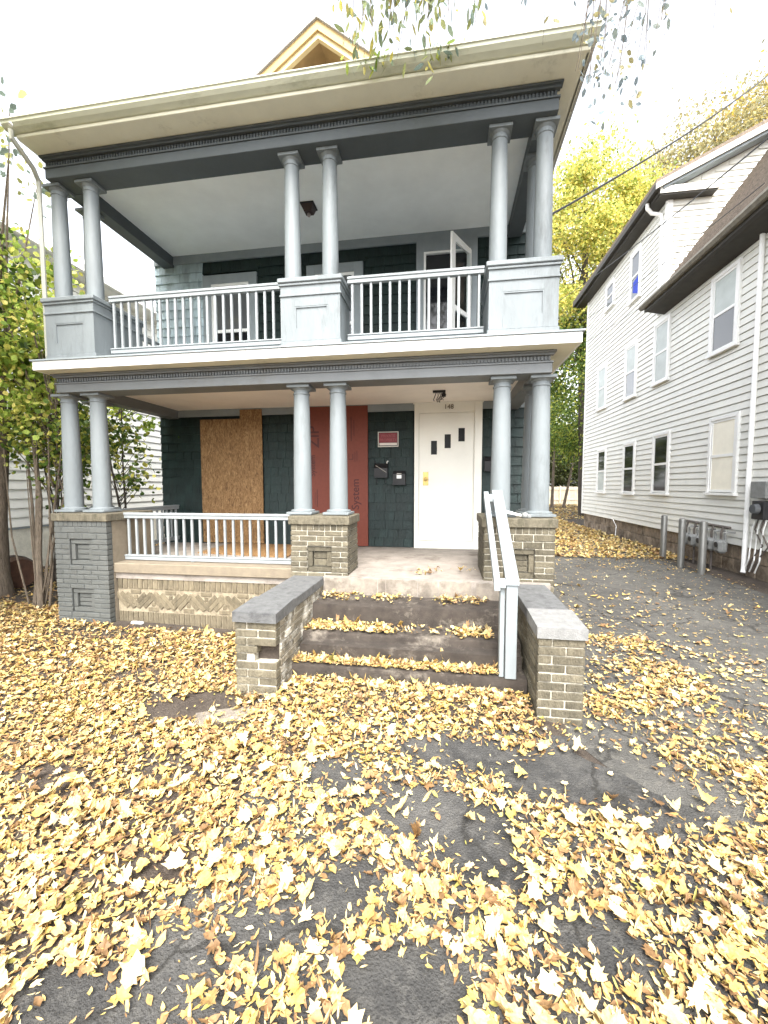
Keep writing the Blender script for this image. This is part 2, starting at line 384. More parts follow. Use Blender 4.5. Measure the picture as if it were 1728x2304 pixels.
sheet('driveway', np.array([5.0, 5.4, 6, 7, 8, 9.0, 9.35]), np.arange(-9, 26, .5), M['asphalt'], .004,
      edge=lambda X, Y: np.where(X < 5.2, .12*np.sin(Y*2.1)+.08*np.sin(Y*5.3), 0))
sheet('sidewalk', np.array([-9, -4, -2, -1, 0, 1, 2, 3, 4, 5, 5.4]), np.array([-9, -6, -4.5, -3.8, -3.35]), M['asphaltdark'], .006)
sheet('walkway', np.array([2.95, 3.2, 3.6, 4.0, 4.4, 4.8, 5.2]), np.arange(-9, -1.5, .08), M['asphaltdark'], .008,
      edge=lambda X, Y: np.where(X < 3.0, .15*np.sin(Y*2.7)+.1*np.sin(Y*6.1), np.where(X > 5.1, np.clip((-1.9-Y)*.9, -.5, .25)+.10*np.sin(Y*7.7)+.06*np.sin(Y*19), 0)))

# ------------------------------------------------------------------ the house
H = thing('house', 'two storey house with dark green shingles, grey blue paired columns and double front porches', 'house', (2.1, 3, GZ))
MB().box(-1.15, 5.36, W+.06, 13, GZ, 5.1).build('house_body', M['backing'], H)
# front walls with shingles
FW = {'lo': MB().box(-1.17, 5.38, W, W+.05, GZ+.05, 2.44).build('front_wall', M['backing'], H),
      'hi': MB().box(-1.17, 5.38, W, W+.05, 2.63, 5.15).build('front_wall', M['backing'], H)}
n_sh = 0
STUFF_SH = {'lo': MB(), 'hi': MB()}
def shingles(which, x0, x1, z0, z1, m='shingle', expo=.15, force=None):
    global n_sh
    rows = int(round((z1-z0)/expo)); e = (z1-z0)/rows
    for r_ in range(rows):
        x = x0 - random.uniform(0, .1)
        while x < x1-.01:
            wd = random.uniform(.13, .2); a = max(x, x0); b = min(x+wd-.004, x1)
            x += wd
            if b-a < .03: continue
            if x1-x < .05: b = x1; x = x1
            zb = z0 + r_*e + random.uniform(-.003, .003); zt = zb + e*1.12
            # tapered, tilted shingle: thick butt at the bottom
            yb = W - .030 - random.uniform(0, .004); yt = W - .008
            if n_sh < 300 and force != 'stuff':
                wdq = round((b-a)/.01)*.01
                if wdq <= 0: continue
                k = ('sh', wdq, round(e, 3), m)
                if k not in _cache:
                    mb = MB(); hh = e*1.12
                    mb.add([(-wdq/2, -.032, 0), (wdq/2, -.032, 0), (wdq/2, -.008, hh), (-wdq/2, -.008, hh), (-wdq/2, 0, 0), (wdq/2, 0, 0), (wdq/2, 0, hh), (-wdq/2, 0, hh)],
                           [(0, 1, 2, 3), (0, 4, 5, 1), (0, 3, 7, 4), (1, 5, 6, 2), (3, 2, 6, 7)])
                    me = bpy.data.meshes.new('shingle'); me.from_pydata(mb.v, [], mb.f); me.materials.append(M[m]); _cache[k] = me
                link('shingle', _cache[k], FW[which], ((a+b)/2, W-random.uniform(0, .004), zb)); n_sh += 1
            else:
                STUFF_SH[which].add([(a, yb, zb), (b, yb, zb), (b, yt, zt), (a, yt, zt), (a, W, zb), (b, W, zb), (b, W, zt), (a, W, zt)],
                                    [(0, 1, 2, 3), (0, 4, 5, 1), (0, 3, 7, 4), (1, 5, 6, 2), (3, 2, 6, 7)])
shingles('lo', 2.715, 3.47, .01, 2.28)
shingles('lo', 4.605, 5.38, .01, 2.28)
shingles('hi', -1.17, -.24, 3.10, 4.95, 'shingle_skylit')
shingles('lo', -1.17, -.36, .3, 2.28)
shingles('lo', .83, 1.67, .01, 2.28, force='stuff')
shingles('lo', -1.17, -.36, -.6, .3, force='stuff')
shingles('hi', -1.17, -.24, 2.65, 3.10, force='stuff')
for a, b in ((-.24, .80), (1.62, 2.68)): shingles('hi', a, b, 4.75, 4.95, force='stuff')
for a, b in ((-.24, .80), (1.62, 2.68)): shingles('hi', a, b, 2.65, 3.2, force='stuff')
for a, b in ((.74, 1.65), (2.65, 3.50), (4.50, 5.38)): shingles('hi', a, b, 2.65, 4.95, force='stuff')
for k in ('lo', 'hi'):
    STUFF_SH[k].build('shingles', M['shingle'], FW[k], kind='stuff')
# frieze boards at the top of the walls
box('frieze_board', H, M['greytrim'], -1.17, 5.38, W-.045, W-.002, 2.285, 2.42)
box('frieze_board', H, M['greytrim'], -1.17, 5.38, W-.045, W-.002, 4.955, 5.10)
# porch floor and its ceilings
MB().box(-1.0, 2.63, .12, W-.003, -.16, 0).build('porch_floor', M['floor'], H)
MB().box(2.635, 5.15, -.05, W-.003, -.2, .0).build('landing', M['floor'], H)
MB().box(-.80, 4.95, .40, W-.003, 2.405, 2.43).build('porch_ceiling', M['ceil_lo'], H)
MB().box(-.80, 4.95, .40, W-.003, 5.09, 5.12).build('porch_ceiling', M['ceil_hi'], H)
for k in range(26):     # bead boards under the lower ceiling, running out from the wall
    pass
MB().box(-1.03, 5.3, -.08, W-.003, 2.49, 2.60).build('upper_porch_floor', M['greytrim'], H)

# ---- beams with dentils
def entablature(z0, z1, tone):
    dz = z1-z0
    front = MB().box(-.99, 5.15, .109, .42, z0, z0+dz*.46, ch=.004).box(-.97, 5.13, .135, .42, z0+dz*.46, z1-.002)
    front.box(-1.0, 5.16, .095, .14, z0+dz*.46, z0+dz*.53).box(-1.0, 5.16, .085, .14, z0+dz*.80, z0+dz*.90).box(-1.02, 5.18, .06, .14, z0+dz*.90, z1-.003)
    o = front.build('beam', M[tone], H)
    for xa, xb in ((-.988, -.79), (4.945, 5.148)):
        MB().box(xa, xb, .422, W-.003, z0, z1-.002).build('side_beam', M[tone], H)
    d = MB(); n = 165
    for i in range(n):
        x = -.985 + 6.13*i/n
        d.box(x, x+.022, .116, .136, z0+dz*.60, z0+dz*.78)
    d.build('dentils', M[tone], o, kind='stuff')
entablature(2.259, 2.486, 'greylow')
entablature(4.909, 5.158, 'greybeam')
# ---- belt between the storeys
MB().box(-1.06, 5.37, -.10, .06, 2.487, 2.499).box(-1.06, -.985, .06, W, 2.487, 2.499).box(5.15, 5.37, .06, W, 2.487, 2.499).build('belt_soffit', M['cream'], H)
MB().box(-1.07, 5.377, -.12, -.095, 2.486, 2.592, ch=.003).box(5.352, 5.377, -.095, W, 2.486, 2.592).box(-1.07, -1.045, -.095, W, 2.486, 2.592).build('belt_fascia', M['white'], H)
MB().box(-1.09, 5.40, -.14, .25, 2.594, 2.612).build('belt_drip_edge', M['greytrim'], H)
# ---- eaves, gutter, roof
MB().box(-1.02, 5.345, -.165, .10, 5.160, 5.172).box(-1.02, -.96, .10, 12, 5.160, 5.172).box(5.13, 5.345, .10, 12, 5.160, 5.172).build('eave_soffit', M['cream'], H)
MB().box(-1.03, 5.355, -.195, -.163, 5.158, 5.195, ch=.004).box(5.33, 5.357, -.163, 12, 5.160, 5.26).box(-1.04, -1.02, -.163, 12, 5.160, 5.26).build('eave_trim', M['cream'], H)
gp = [(-.195, 5.20), (-.215, 5.198), (-.27, 5.215), (-.305, 5.245), (-.31, 5.275), (-.325, 5.28), (-.325, 5.292), (-.295, 5.292), (-.29, 5.25), (-.195, 5.225)]
gp = [(y, 5.198 + (z-5.198)*.88) for y, z in gp]
MB().prism(gp, 'x', -1.105, 5.405).build('gutter', M['gutter'], H)
MB().box(-1.09, 5.39, -.198, -.166, 5.197, 5.30).build('eave_fascia', M['gutter'], H)
RF = MB().add([(-1.12, -.28, 5.285), (5.42, -.28, 5.285), (5.42, 12.5, 5.285), (-1.12, 12.5, 5.285), (2.15, 3.2, 7.4), (2.15, 9, 7.4),
              (-1.12, -.28, 5.27), (5.42, -.28, 5.27), (5.42, 12.5, 5.27), (-1.12, 12.5, 5.27)],
             [(0, 1, 4), (1, 2, 5, 4), (2, 3, 5), (3, 0, 4, 5), (6, 7, 1, 0), (7, 8, 2, 1), (8, 9, 3, 2), (9, 6, 0, 3), (9, 8, 7, 6)]).build('roof', M['roofgrey'], H)
# dormer with a deep gable
DY = 1.0
ax, az = 2.301, 7.178; lx, lz = .75, 6.10; rx, rz = 3.78, 6.05
D = MB().add([(1.35, DY+.55, 6.0), (3.25, DY+.55, 6.0), (3.25, DY+.55, 6.45), (2.301, DY+.55, 7.1), (1.35, DY+.55, 6.45),
              (1.35, 3.5, 6.0), (3.25, 3.5, 6.0), (3.25, 3.5, 6.45), (2.301, 3.5, 7.1), (1.35, 3.5, 6.45)],
             [(0, 1, 2, 3, 4), (9, 8, 7, 6, 5), (0, 5, 6, 1), (1, 6, 7, 2), (2, 7, 8, 3), (3, 8, 9, 4), (4, 9, 5, 0)]).build('dormer', mat('dormer_shingle', (.17, .115, .055), .8, .3, 8), H)
m_tan = mat('tan_rake_paint', (.36, .25, .10), .6, .08, 4); m_tan2 = mat('pale_rake_paint', (.52, .41, .21), .6, .05, 4)
def rake(x0, z0, x1, z1, t, y0, y1, m, nm):
    d = Vector((x1-x0, z1-z0)); d.normalize(); n = Vector((-d.y, d.x))
    if n.y > 0: n = -n
    MB().prism([(x0, z0), (x1, z1), (x1+(0 if True else 0), z1+n.y*t/abs(n.y)*1.28*0 - t*1.25), (x0+n.x*t*0, z0 - t*1.25)], 'y', y0, y1).build(nm, m, D)
for (sx, sz) in ((lx, lz), (rx, rz)):
    rake(sx, sz, ax, az, .11, DY, DY+.04, m_tan, 'rake_board')
    rake(sx, sz-.138, ax, az-.138, .06, DY+.03, DY+.09, m_tan2, 'rake_moulding')
    rake(sx, sz+.015, ax, az+.015, .02, DY-.03, 3.6, M['roofgrey'], 'roof_edge')
    rake(sx, sz-.16, ax, az-.16, .015, DY+.05, DY+.56, mat('gable_soffit', (.24, .155, .06), .7, .15, 6), 'gable_soffit')

# ---- columns
def column(x, y, z0, z1, r0, r1, plinth):
    h = z1-z0
    prof = []
    ph = .045 if plinth else .0
    for i in range(15):
        t = i/14; e = r0 + (r1-r0)*(t**1.6)
        prof.append((e, ph + (h-ph-.05)*t))
    zt = h-.05
    prof += [(r1*1.0, zt-.06), (r1*1.1, zt-.055), (r1*1.1, zt-.04), (r1, zt-.035), (r1*1.02, zt-.01), (r1*1.3, zt+.012), (r1*1.32, zt+.02)]
    prof = prof[:14] + prof[15:]
    o = MB().lathe(prof, (x, y, z0), 28).build('column', M['grey'], H, smooth=True)
    a = r1*1.5
    box('capital', o, M['grey'], x-a, x+a, y-a, y+a, z1-.035, z1-.001, .003)
    if plinth:
        b = r0*1.42
        q = MB().box(x-b, x+b, y-b, y+b, z0+.001, z0+.03, ch=.004); q.lathe([(r0*1.3, .03), (r0*1.33, .04), (r0*1.3, .052), (r0*1.03, .058), (r0*1.0, .066)], (x, y, z0), 28)
        q.build('column_base', M['grey'], o, smooth=True)
CY = .297
for x, y in ((-1.0, CY), (-.56, CY), (-1.0, .76), (2.275, CY), (2.733, CY), (4.654, CY), (5.08, CY), (5.08, .76)):
    column(x, y, .70, 2.258, .112, .092, True)
for x, y in ((-.998, CY), (-.522, CY), (-.99, .76), (2.19, CY), (2.656, CY), (4.582, CY), (5.057, CY), (5.05, .76)):
    column(x, y, 3.40, 4.908, .098, .082, True)

# ---- brick piers
def inset(parent, m, mm, cx, z0, z1, wd, y, nm):
    """square recessed panel: frame of four bricks stepped back, pocket stepped back again"""
    x0, x1 = cx-wd/2, cx+wd/2
    t = .062
    def br(a0, a1, b0, b1, yy): box(nm, parent, m, a0, a1, yy, yy+.06, b0, b1, .004)
    br(x0+.006, x1-.006, z1-t, z1-.006, y+.022); br(x0+.006, x1-.006, z0+.006, z0+t, y+.022)
    br(x0+.006, x0+t, z0+t+.008, z1-t-.008, y+.022); br(x1-t, x1-.006, z0+t+.008, z1-t-.008, y+.022)
    zi0, zi1 = z0+t+.008, z1-t-.008; n = max(1, round((zi1-zi0)/.068))
    for i in range(n):
        a = zi0+(zi1-zi0)*i/n; b = zi0+(zi1-zi0)*(i+1)/n
        br(x0+t+.008, x1-t-.008, a+.004, b-.004, y+.05)
HIDE = MB()
def pier(x0, x1, y0, y1, z0, zc, m, mm, nm, insets, capm, side_m=None, left=True, right=True, capz=.694):
    P = MB().box(x0+.012, x1-.012, y0+.085, y1-.012, z0, zc)
    # mortar skin around the insets, 8 mm behind the brick faces
    holes = sorted(insets, key=lambda q: q[1])
    zz = z0
    if holes:
        cx, a, b, wd = holes[0]
        P.box(x0+.012, cx-wd/2, y0+.009, y0+.084, z0, zc); P.box(cx+wd/2, x1-.012, y0+.009, y0+.084, z0, zc)
        for cx, a, b, wd in holes:
            P.box(cx-wd/2+.001, cx+wd/2-.001, y0+.009, y0+.084, zz, a); zz = b
        P.box(cx-wd/2+.001, cx+wd/2-.001, y0+.009, y0+.084, zz, zc)
    o = P.build('brick_pier', mm, H)
    edges = []
    zz = z0
    for cx, a, b, wd in holes:
        lay(o, m, 'x', y0, -1, x0, x1, zz, a, nm); lay(o, m, 'x', y0, -1, x0, x1, a, b, nm, hole=(cx-wd/2, cx+wd/2, a, b)); zz = b
        inset(o, m, mm, cx, a, b, wd, y0, nm)
    lay(o, m, 'x', y0, -1, x0, x1, zz, zc-.072, nm)
    # header course of upright bricks under the cap
    n = round((x1-x0)/.07)
    for i in range(n):
        a = x0+(x1-x0)*i/n
        box(nm, o, m, a+.003, a+(x1-x0)/n-.003, y0+random.uniform(0, .004), y0+.08, zc-.068, zc-.002, .004)
    if side_m is None:
        if right: lay(o, m, 'y', x1, 1, y0+BD+.008, y1, z0, zc, nm)
        st = MB()
        if left: lay(o, m, 'y', x0, -1, y0+BD+.008, y1, z0, zc, nm, stuff=st)
        if st.v: st.build(nm+'s', m, o, kind='stuff')
    else:
        MB().box(x1-.011, x1, y0+.095, y1, z0, zc-.002).build('rendered_side', side_m, o); MB().box(x0, x0+.011, y0+.095, y1, z0, zc-.002).build('rendered_side', side_m, o)
    box('cap_stone', o, capm, x0-.022, x1+.022, y0-.022, y1+.022, zc, capz, .008)
    return o
# unpainted stone-coloured cap; grey painted left pier
LP = pier(-1.02, -.245, 0, .80, GZ-.02, .594, M['brickgrey'], M['mortargrey'], 'painted_brick', [(-.635, -.60, -.29, .33), (-.635, .02, .36, .33)], M['stone'], side_m=M['sill'])
MP = pier(2.222, 2.918, 0, .52, -.05, .594, M['brick'], M['mortar'], 'brick', [(2.57, .03, .34, .30)], M['stone'])
RP = pier(4.452, 5.20, 0, .85, GZ-.02, .594, M['brick'], M['mortar'], 'brick', [(4.83, .03, .36, .33)], M['stone'], right=True)
# ---- wall under the left railing: sill, soldier courses and a zigzag panel
BWm = MB().box(-.235, 2.63, .142, .30, GZ-.02, -.085).build('base_wall', M['basemortar'], H)
box('sill', BWm, M['sill'], -.24, 2.21, .085, .32, -.083, .048, .01)
x = -.225
while x < 2.22:
    box('brick', BWm, M['brickpale'], x, x+.060, .128+random.uniform(-.003, .003), .2, -.292, -.096, .005)
    x += .0735
lo = MB(); x = -.225
while x < 2.22:
    lo.box(x, x+.058, .130, .2, GZ-.02, -.602); x += .0735
lo.build('bricks', M['brickpale'], BWm, kind='stuff')
def zig(cx, cz, ang, L):
    me = boxmesh('brick', L, .07, .058, M['brickpale'], .005)
    link('brick', me, BWm, (cx, .130+.035+random.uniform(-.003, .003), cz), (0, ang, 0))
zz0, zz1 = -.595, -.30; per = .50; zc = (zz0+zz1)/2
k = 0; x = -.225
while x < 2.1:
    for s in range(3):
        zig(x+.085+s*.0, zc, 0, .01) if False else None
    # one V: bricks leaning each way
    for s, sg in ((0, 1), (1, -1)):
        bx = x + .125 + s*.25
        for q in range(-1, 2):
            zig(bx+q*.066*math.sin(R(45))*1.35, zc+(-sg)*q*.0, sg*R(45) if True else 0, .27 if q == 0 else .27) if q == 0 else zig(bx+q*.082, zc, sg*R(45), .26)
    x += per
# short level bricks fill the triangles above and below the zigzag
x = -.225
while x < 2.05:
    for cx_, zz_ in ((x+.125+.125, zz1-.035), (x+.125+.375, zz0+.035), (x+.25, zz1-.10), (x+.5, zz0+.10)):
        wd_ = .15 if abs(zz_-zc) > .09 else .05
        box('brick', BWm, M['brickpale'], cx_-wd_/2, cx_+wd_/2, .132, .2, zz_-.026, zz_+.026, .005)
    x += per

# ---- pedestals of the upper porch
def pedestal(x0, x1, y1, px0, px1):
    p = MB().box(x0+.028, x1-.028, .028, y1-.02, 2.60, 3.31).build('pedestal', M['grey'], H)
    MB().box(x0+.012, x1-.012, .010, y1, 2.602, 2.705, ch=.006).build('base_board', M['grey'], p)
    # stiles and rails around a recessed panel
    MB().box(x0+.027, px0, .014, .04, 2.706, 3.20).box(px1, x1-.027, .014, .04, 2.706, 3.20).box(px0+.001, px1-.001, .014, .04, 2.706, 2.83).box(px0+.001, px1-.001, .014, .04, 3.09, 3.20).build('panel_frame', M['grey'], p)
    t = .016
    MB().box(px0, px1, .0165, .034, 3.09-t, 3.089).box(px0, px1, .0165, .034, 2.831, 2.831+t).box(px0, px0+t, .0165, .034, 2.831+t, 3.09-t).box(px1-t, px1, .0165, .034, 2.831+t, 3.09-t).build('panel_moulding', M['grey'], p)
    MB().box(x0+.012, x1-.012, .0, y1, 3.20, 3.222, ch=.004).box(x0+.024, x1-.024, .012, y1-.01, 3.223, 3.32).box(x0+.01, x1-.01, -.005, y1+.004, 3.318, 3.345, ch=.004).build('neck_moulding', M['grey'], p)
    MB().box(x0-.006, x1+.006, -.02, y1+.01, 3.347, 3.40, ch=.008).build('pedestal_cap', M['grey'], p)
pedestal(-1.02, -.275, .85, -.86, -.44)
pedestal(2.12, 2.87, .50, 2.31, 2.70)
pedestal(4.44, 5.20, .85, 4.61, 5.03)

# ---- railings
def railing(x0, x1, y, zt, zb, n, m, axis='x', tw=.075, foot=None):
    def B(mb, a0, a1, w0, w1, z0, z1):
        return mb.box(a0, a1, y+w0, y+w1, z0, z1, ch=.004) if axis == 'x' else mb.box(y+w0, y+w1, a0, a1, z0, z1, ch=.004)
    r = B(B(MB(), x0, x1, -tw/2, tw/2, zt-.03, zt), x0, x1, -.028, .028, zt-.075, zt-.031).build('railing', m, H)
    B(B(MB(), x0, x1, -.026, .026, zb, zb+.048), x0, x1, -.036, .036, zb+.049, zb+.066).build('bottom_rail', m, r)
    L = x1-x0
    for i in range(n):
        a = x0 + L*(i+.5)/n; s = .014
        if axis == 'x': box('baluster', r, m, a-s, a+s, y-s, y+s, zb+.067, zt-.076, .002)
        else: box('baluster', r, m, y-s, y+s, a-s, a+s, zb+.067, zt-.076, .002)
    if foot is not None: box('rail_foot', r, m, foot-.018, foot+.018, y-.02, y+.02, .049, zb-.001, .002)
railing(-.235, 2.20, .30, .692, .060, 21, M['railpaint'], foot=.75)
railing(.81, W-.04, -.86, .70, .062, 12, M['railpaint'], axis='y')
railing(-.27, 2.115, .25, 3.475, 2.755, 22, M['railpaint'])
railing(2.875, 4.435, .25, 3.475, 2.755, 14, M['railpaint'])
railing(.86, W-.04, -.86, 3.475, 2.755, 12, M['railpaint'], axis='y')

# ---- front door
DF = MB().box(3.500, 3.575, W-.075, W-.002, -.001, 2.40, ch=.004).box(4.47, 4.594, W-.075, W-.002, -.001, 2.40, ch=.004).box(3.576, 4.469, W-.075, W-.002, 2.235, 2.40, ch=.004)
DF.box(3.576, 4.469, W-.085, W-.002, .001, .13, ch=.004).box(3.48, 4.61, W-.09, W-.002, 2.385, 2.403)
DF = DF.build('door_frame', M['doorwhite'], H)
DR = MB().box(3.578, 4.467, W-.045, W-.004, .135, 2.232).build('door', M['doorwhite'], H)
MB().box(3.60, 4.45, W-.052, W-.044, .16, .215).build('kick_strip', M['doorwhite'], DR)
for (a, b, z0, z1) in ((3.774, 3.872, 1.557, 1.783), (3.995, 4.095, 1.659, 1.885), (4.217, 4.319, 1.765, 1.982)):
    p = MB().box(a, b, W-.049, W-.044, z0, z1).build('door_pane', M['doorglass'], DR)
    t = .02
    MB().box(a-t, a, W-.056, W-.044, z0-t, z1+t).box(b, b+t, W-.056, W-.044, z0-t, z1+t).box(a, b, W-.056, W-.044, z1, z1+t).box(a, b, W-.056, W-.044, z0-t, z0).build('pane_frame', M['doorwhite'], p)
kp = MB().box(3.645, 3.733, W-.052, W-.044, 1.05, 1.272, ch=.002).build('knob_plate', M['brass'], DR)
MB().tube([(3.69, W-.052, 1.155), (3.69, W-.085, 1.155), (3.69, W-.09, 1.155), (3.69, W-.12, 1.155), (3.69, W-.128, 1.155)], [.012, .012, .028, .03, .012], 14).build('door_knob', M['brass'], kp, smooth=True)
me = text_mesh('148', .105, .004); me.materials.append(M['darkbronze'])
link('house_number', me, DF, (4.06, W-.083, 2.322), (R(90), 0, 0))

# ---- upper windows
def sash_window(x0, x1, z0, z1, trim, parent, lowcurtain=True):
    t = trim
    f = MB().box(x0-t, x0, W-.06, W-.002, z0-.05, z1+t, ch=.003).box(x1, x1+t, W-.06, W-.002, z0-.05, z1+t, ch=.003).box(x0, x1, W-.06, W-.002, z1, z1+t, ch=.003).box(x0-t-.03, x1+t+.03, W-.09, W-.002, z0-.09, z0-.051)
    f = f.build('window', M['greytrim'], parent)
    zm = (z0+z1)/2 - .18
    s = .045
    MB().box(x0, x0+s, W-.045, W-.01, z0, z1).box(x1-s, x1, W-.045, W-.01, z0, z1).box(x0+s, x1-s, W-.045, W-.01, z1-s, z1).box(x0+s, x1-s, W-.045, W-.01, z0, z0+s).box(x0+s, x1-s, W-.05, W-.01, zm-.025, zm+.025).build('sash', M['white'], f)
    MB().box(x0+s, x1-s, W-.02, W-.012, z0+s, zm-.025).build('pane', M['glass'], f)
    MB().box(x0+s, x1-s, W-.026, W-.018, zm+.025, z1-s).build('pane', M['glassgrey'], f)
    return f
wl = sash_window(-.075, .63, 3.30, 4.56, .15, H)
sash_window(1.82, 2.49, 3.30, 4.58, .15, H)
# upper doorway with the storm door standing open
UD = MB().box(3.52, 3.64, W-.06, W-.002, 2.63, 4.955).box(4.38, 4.483, W-.06, W-.002, 2.63, 4.955).box(3.641, 4.379, W-.06, W-.002, 4.775, 4.955).build('doorway', M['greytrim'], H)
MB().box(3.641, 3.675, W-.075, W-.01, 2.63, 4.774).box(4.345, 4.379, W-.075, W-.01, 2.63, 4.774).box(3.676, 4.344, W-.075, W-.01, 4.742, 4.774).build('jamb', M['white'], UD)
MB().box(3.676, 4.344, W-.03, W-.008, 2.63, 4.741).build('upper_door', M['glass'], UD)
SDm = MB()
sy0, sy1, sx = W-.62, W-.08, 4.36
def sdx(y): return sx - .30*(W-.08-y)/.54
def sbar(y0, y1, z0, z1):
    return MB.add(SDm, [(sdx(y0), y0, z0), (sdx(y1), y1, z0), (sdx(y1), y1, z1), (sdx(y0), y0, z1), (sdx(y0)+.03, y0, z0), (sdx(y1)+.03, y1, z0), (sdx(y1)+.03, y1, z1), (sdx(y0)+.03, y0, z1)],
                  [(0, 1, 2, 3), (4, 7, 6, 5), (0, 4, 5, 1), (1, 5, 6, 2), (2, 6, 7, 3), (3, 7, 4, 0)])
sbar(sy0, sy0+.085, 2.66, 4.74); sbar(sy1-.085, sy1, 2.66, 4.74); sbar(sy0+.085, sy1-.085, 4.64, 4.74); sbar(sy0+.085, sy1-.085, 3.66, 3.735); sbar(sy0+.085, sy1-.085, 2.66, 2.78)
SD = SDm.build('storm_door', M['white'], UD)
for z0, z1 in ((2.78, 3.66), (3.735, 4.64)):
    MB().add([(sdx(sy0)+.015, sy0+.085, z0), (sdx(sy1)+.015, sy1-.085, z0), (sdx(sy1)+.015, sy1-.085, z1), (sdx(sy0)+.015, sy0+.085, z1)], [(0, 1, 2, 3)]).build('pane', M['clear'], UD, fixn=False)
# ---- downspout at the left corner
MB().tube([(-1.02, -.26, 5.2), (-1.03, -.25, 5.12), (-1.06, .02, 4.98), (-1.10, .12, 4.9), (-1.11, .13, 4.7), (-1.11, .13, 2.66)], .028, 8).build('downspout', mat('pale_downspout', (.36, .36, .31), .4, .06, 4), H, smooth=True)
MB().tube([(-.93, -.33, 5.19), (-.93, -.34, 5.175)], [.02, .024], 10).build('gutter_outlet', M['white'], H)

# ------------------------------------------------------------------ things on the porch
def board(name, label, cat, x0, x1, z0, z1, y, t, m):
    return tag(MB().box(x0, x1, y-t, y, z0, z1, ch=.002).build(name, m), label, cat)
board('plywood_board', 'narrow left strand board with lower top nailed over the downstairs window', 'board', -.36, .41, .02, 2.23, W-.033, .016, M['osb'])
board('plywood_board', 'tall right strand board nailed beside a shorter one over the downstairs window', 'board', .415, .825, .02, 2.385, W-.048, .016, M['osb'])
fl = MB().add([(.22, 1.2, .001), (1.75, 1.02, .001), (1.65, 2.2, .001), (.215, 2.24, .001), (.22, 1.2, .02), (1.75, 1.02, .02), (1.65, 2.2, .02), (.215, 2.24, .02)],
              [(3, 2, 1, 0), (4, 5, 6, 7), (0, 1, 5, 4), (1, 2, 6, 5), (2, 3, 7, 6), (3, 0, 4, 7)]).build('plywood_board', M['osb'])
tag(fl, 'loose strand board sheet lying on the porch floor behind the railing', 'board')
RPn = thing('sheathing_panel', 'red sheathing panel with dark printed lettering standing against the wall behind the middle columns', 'panel', (2.2, W-.05, .01))
MB().box(1.675, 2.712, W-.055, W-.034, .012, 2.392, ch=.002).build('panel_sheet', M['red'], RPn)
def print_(s, size, x, z, bold=1.0):
    me = text_mesh(s, size, .001, .0025); me.materials.append(M['redink'])
    o = link('lettering', me, RPn, (x, W-.0562, z), None); o.rotation_euler = Matrix(((0, -1, 0), (0, 0, -1), (1, 0, 0))).to_euler()
    return o
print_('ZIP', .27, 1.775, 1.88); print_('System', .185, 2.50, .90)
print_('System', .13, 1.745, 1.39)
for xx, zz, hh, ww in ((2.42, 2.0, .40, .014), (2.47, 2.02, .26, .012), (1.81, .83, .30, .014), (1.775, .82, .22, .008), (2.485, 1.53, .16, .010), (2.52, 1.55, .18, .010)):
    MB().box(xx, xx+ww, W-.0575, W-.0552, zz-hh/2, zz+hh/2).build('printed_line', M['redink'], RPn)
MB().box(2.38, 2.46, W-.0575, W-.0552, 1.49, 1.502).box(2.38, 2.392, W-.0575, W-.0552, 1.503, 1.585).box(2.448, 2.46, W-.0575, W-.0552, 1.503, 1.585).build('printed_mark', M['redink'], RPn)

SG = thing('sign', 'small red wall sign with white border and blank white strip on the green shingles', 'sign', (3.06, W-.045, 1.7))
MB().box(2.885, 3.232, W-.047, W-.038, 1.697, 1.948).build('sign_plate', M['signwhite'], SG)
MB().box(2.897, 3.220, W-.0485, W-.0472, 1.709, 1.936).build('sign_band', M['black'], SG)
MB().box(2.905, 3.212, W-.0500, W-.0487, 1.765, 1.926).build('sign_face', M['signred'], SG)
MB().box(2.91, 3.208, W-.0502, W-.0487, 1.722, 1.762).build('sign_strip', M['signwhite'], SG)
for s, z in (('PRIVATE', 1.878), ('PROPERTY', 1.808)):
    me = text_mesh(s, .062, .001); me.materials.append(M['signtext']); link('lettering', me, SG, (3.06, W-.0512, z), (R(90), 0, 0))

MB1 = thing('mailbox', 'black mailbox with pale chain and curled hooks below on the green shingles', 'mailbox', (2.94, W-.1, 1.15))
MB().prism([(W-.03, 1.18), (W-.125, 1.18), (W-.13, 1.34), (W-.06, 1.42), (W-.03, 1.42)], 'x', 2.835, 3.06).build('mailbox_body', M['black'], MB1)
for xx in (2.875, 3.02):
    MB().tube([(xx, W-.09, 1.18), (xx, W-.10, 1.11), (xx+.01, W-.13, 1.085), (xx+.015, W-.15, 1.10), (xx+.012, W-.15, 1.125)], .006, 6).build('hook', M['black'], MB1)
ch_ = MB()
for i in range(14):
    t = i/13; ch_.tube([(2.86+.17*t, W-.134, 1.385-.11*t), (2.869+.17*t, W-.134, 1.379-.11*t)], .0045, 5)
ch_.build('chain', M['signwhite'], MB1)
MB().tube([(3.045, W-.10, 1.42), (3.05, W-.105, 1.45), (3.075, W-.105, 1.455)], .009, 6).build('lid_curl', M['white'], MB1)  # white right curl: a highlight put into its colour
MB().tube([(2.85, W-.10, 1.42), (2.84, W-.105, 1.45), (2.82, W-.105, 1.44)], .009, 6).build('lid_curl', M['black'], MB1)
MB2 = thing('mailbox', 'square dark mailbox with white paper label nearest the white door', 'mailbox', (3.25, W-.1, 1.06))
MB().prism([(W-.03, 1.075), (W-.115, 1.075), (W-.12, 1.24), (W-.06, 1.295), (W-.03, 1.295)], 'x', 3.15, 3.355).build('mailbox_body', M['blackplastic'], MB2)
MB().box(3.14, 3.365, W-.15, W-.03, 1.06, 1.078).build('newspaper_tray', M['blackplastic'], MB2)
MB().box(3.212, 3.292, W-.1235, W-.1195, 1.165, 1.225).build('label', M['white'], MB2)
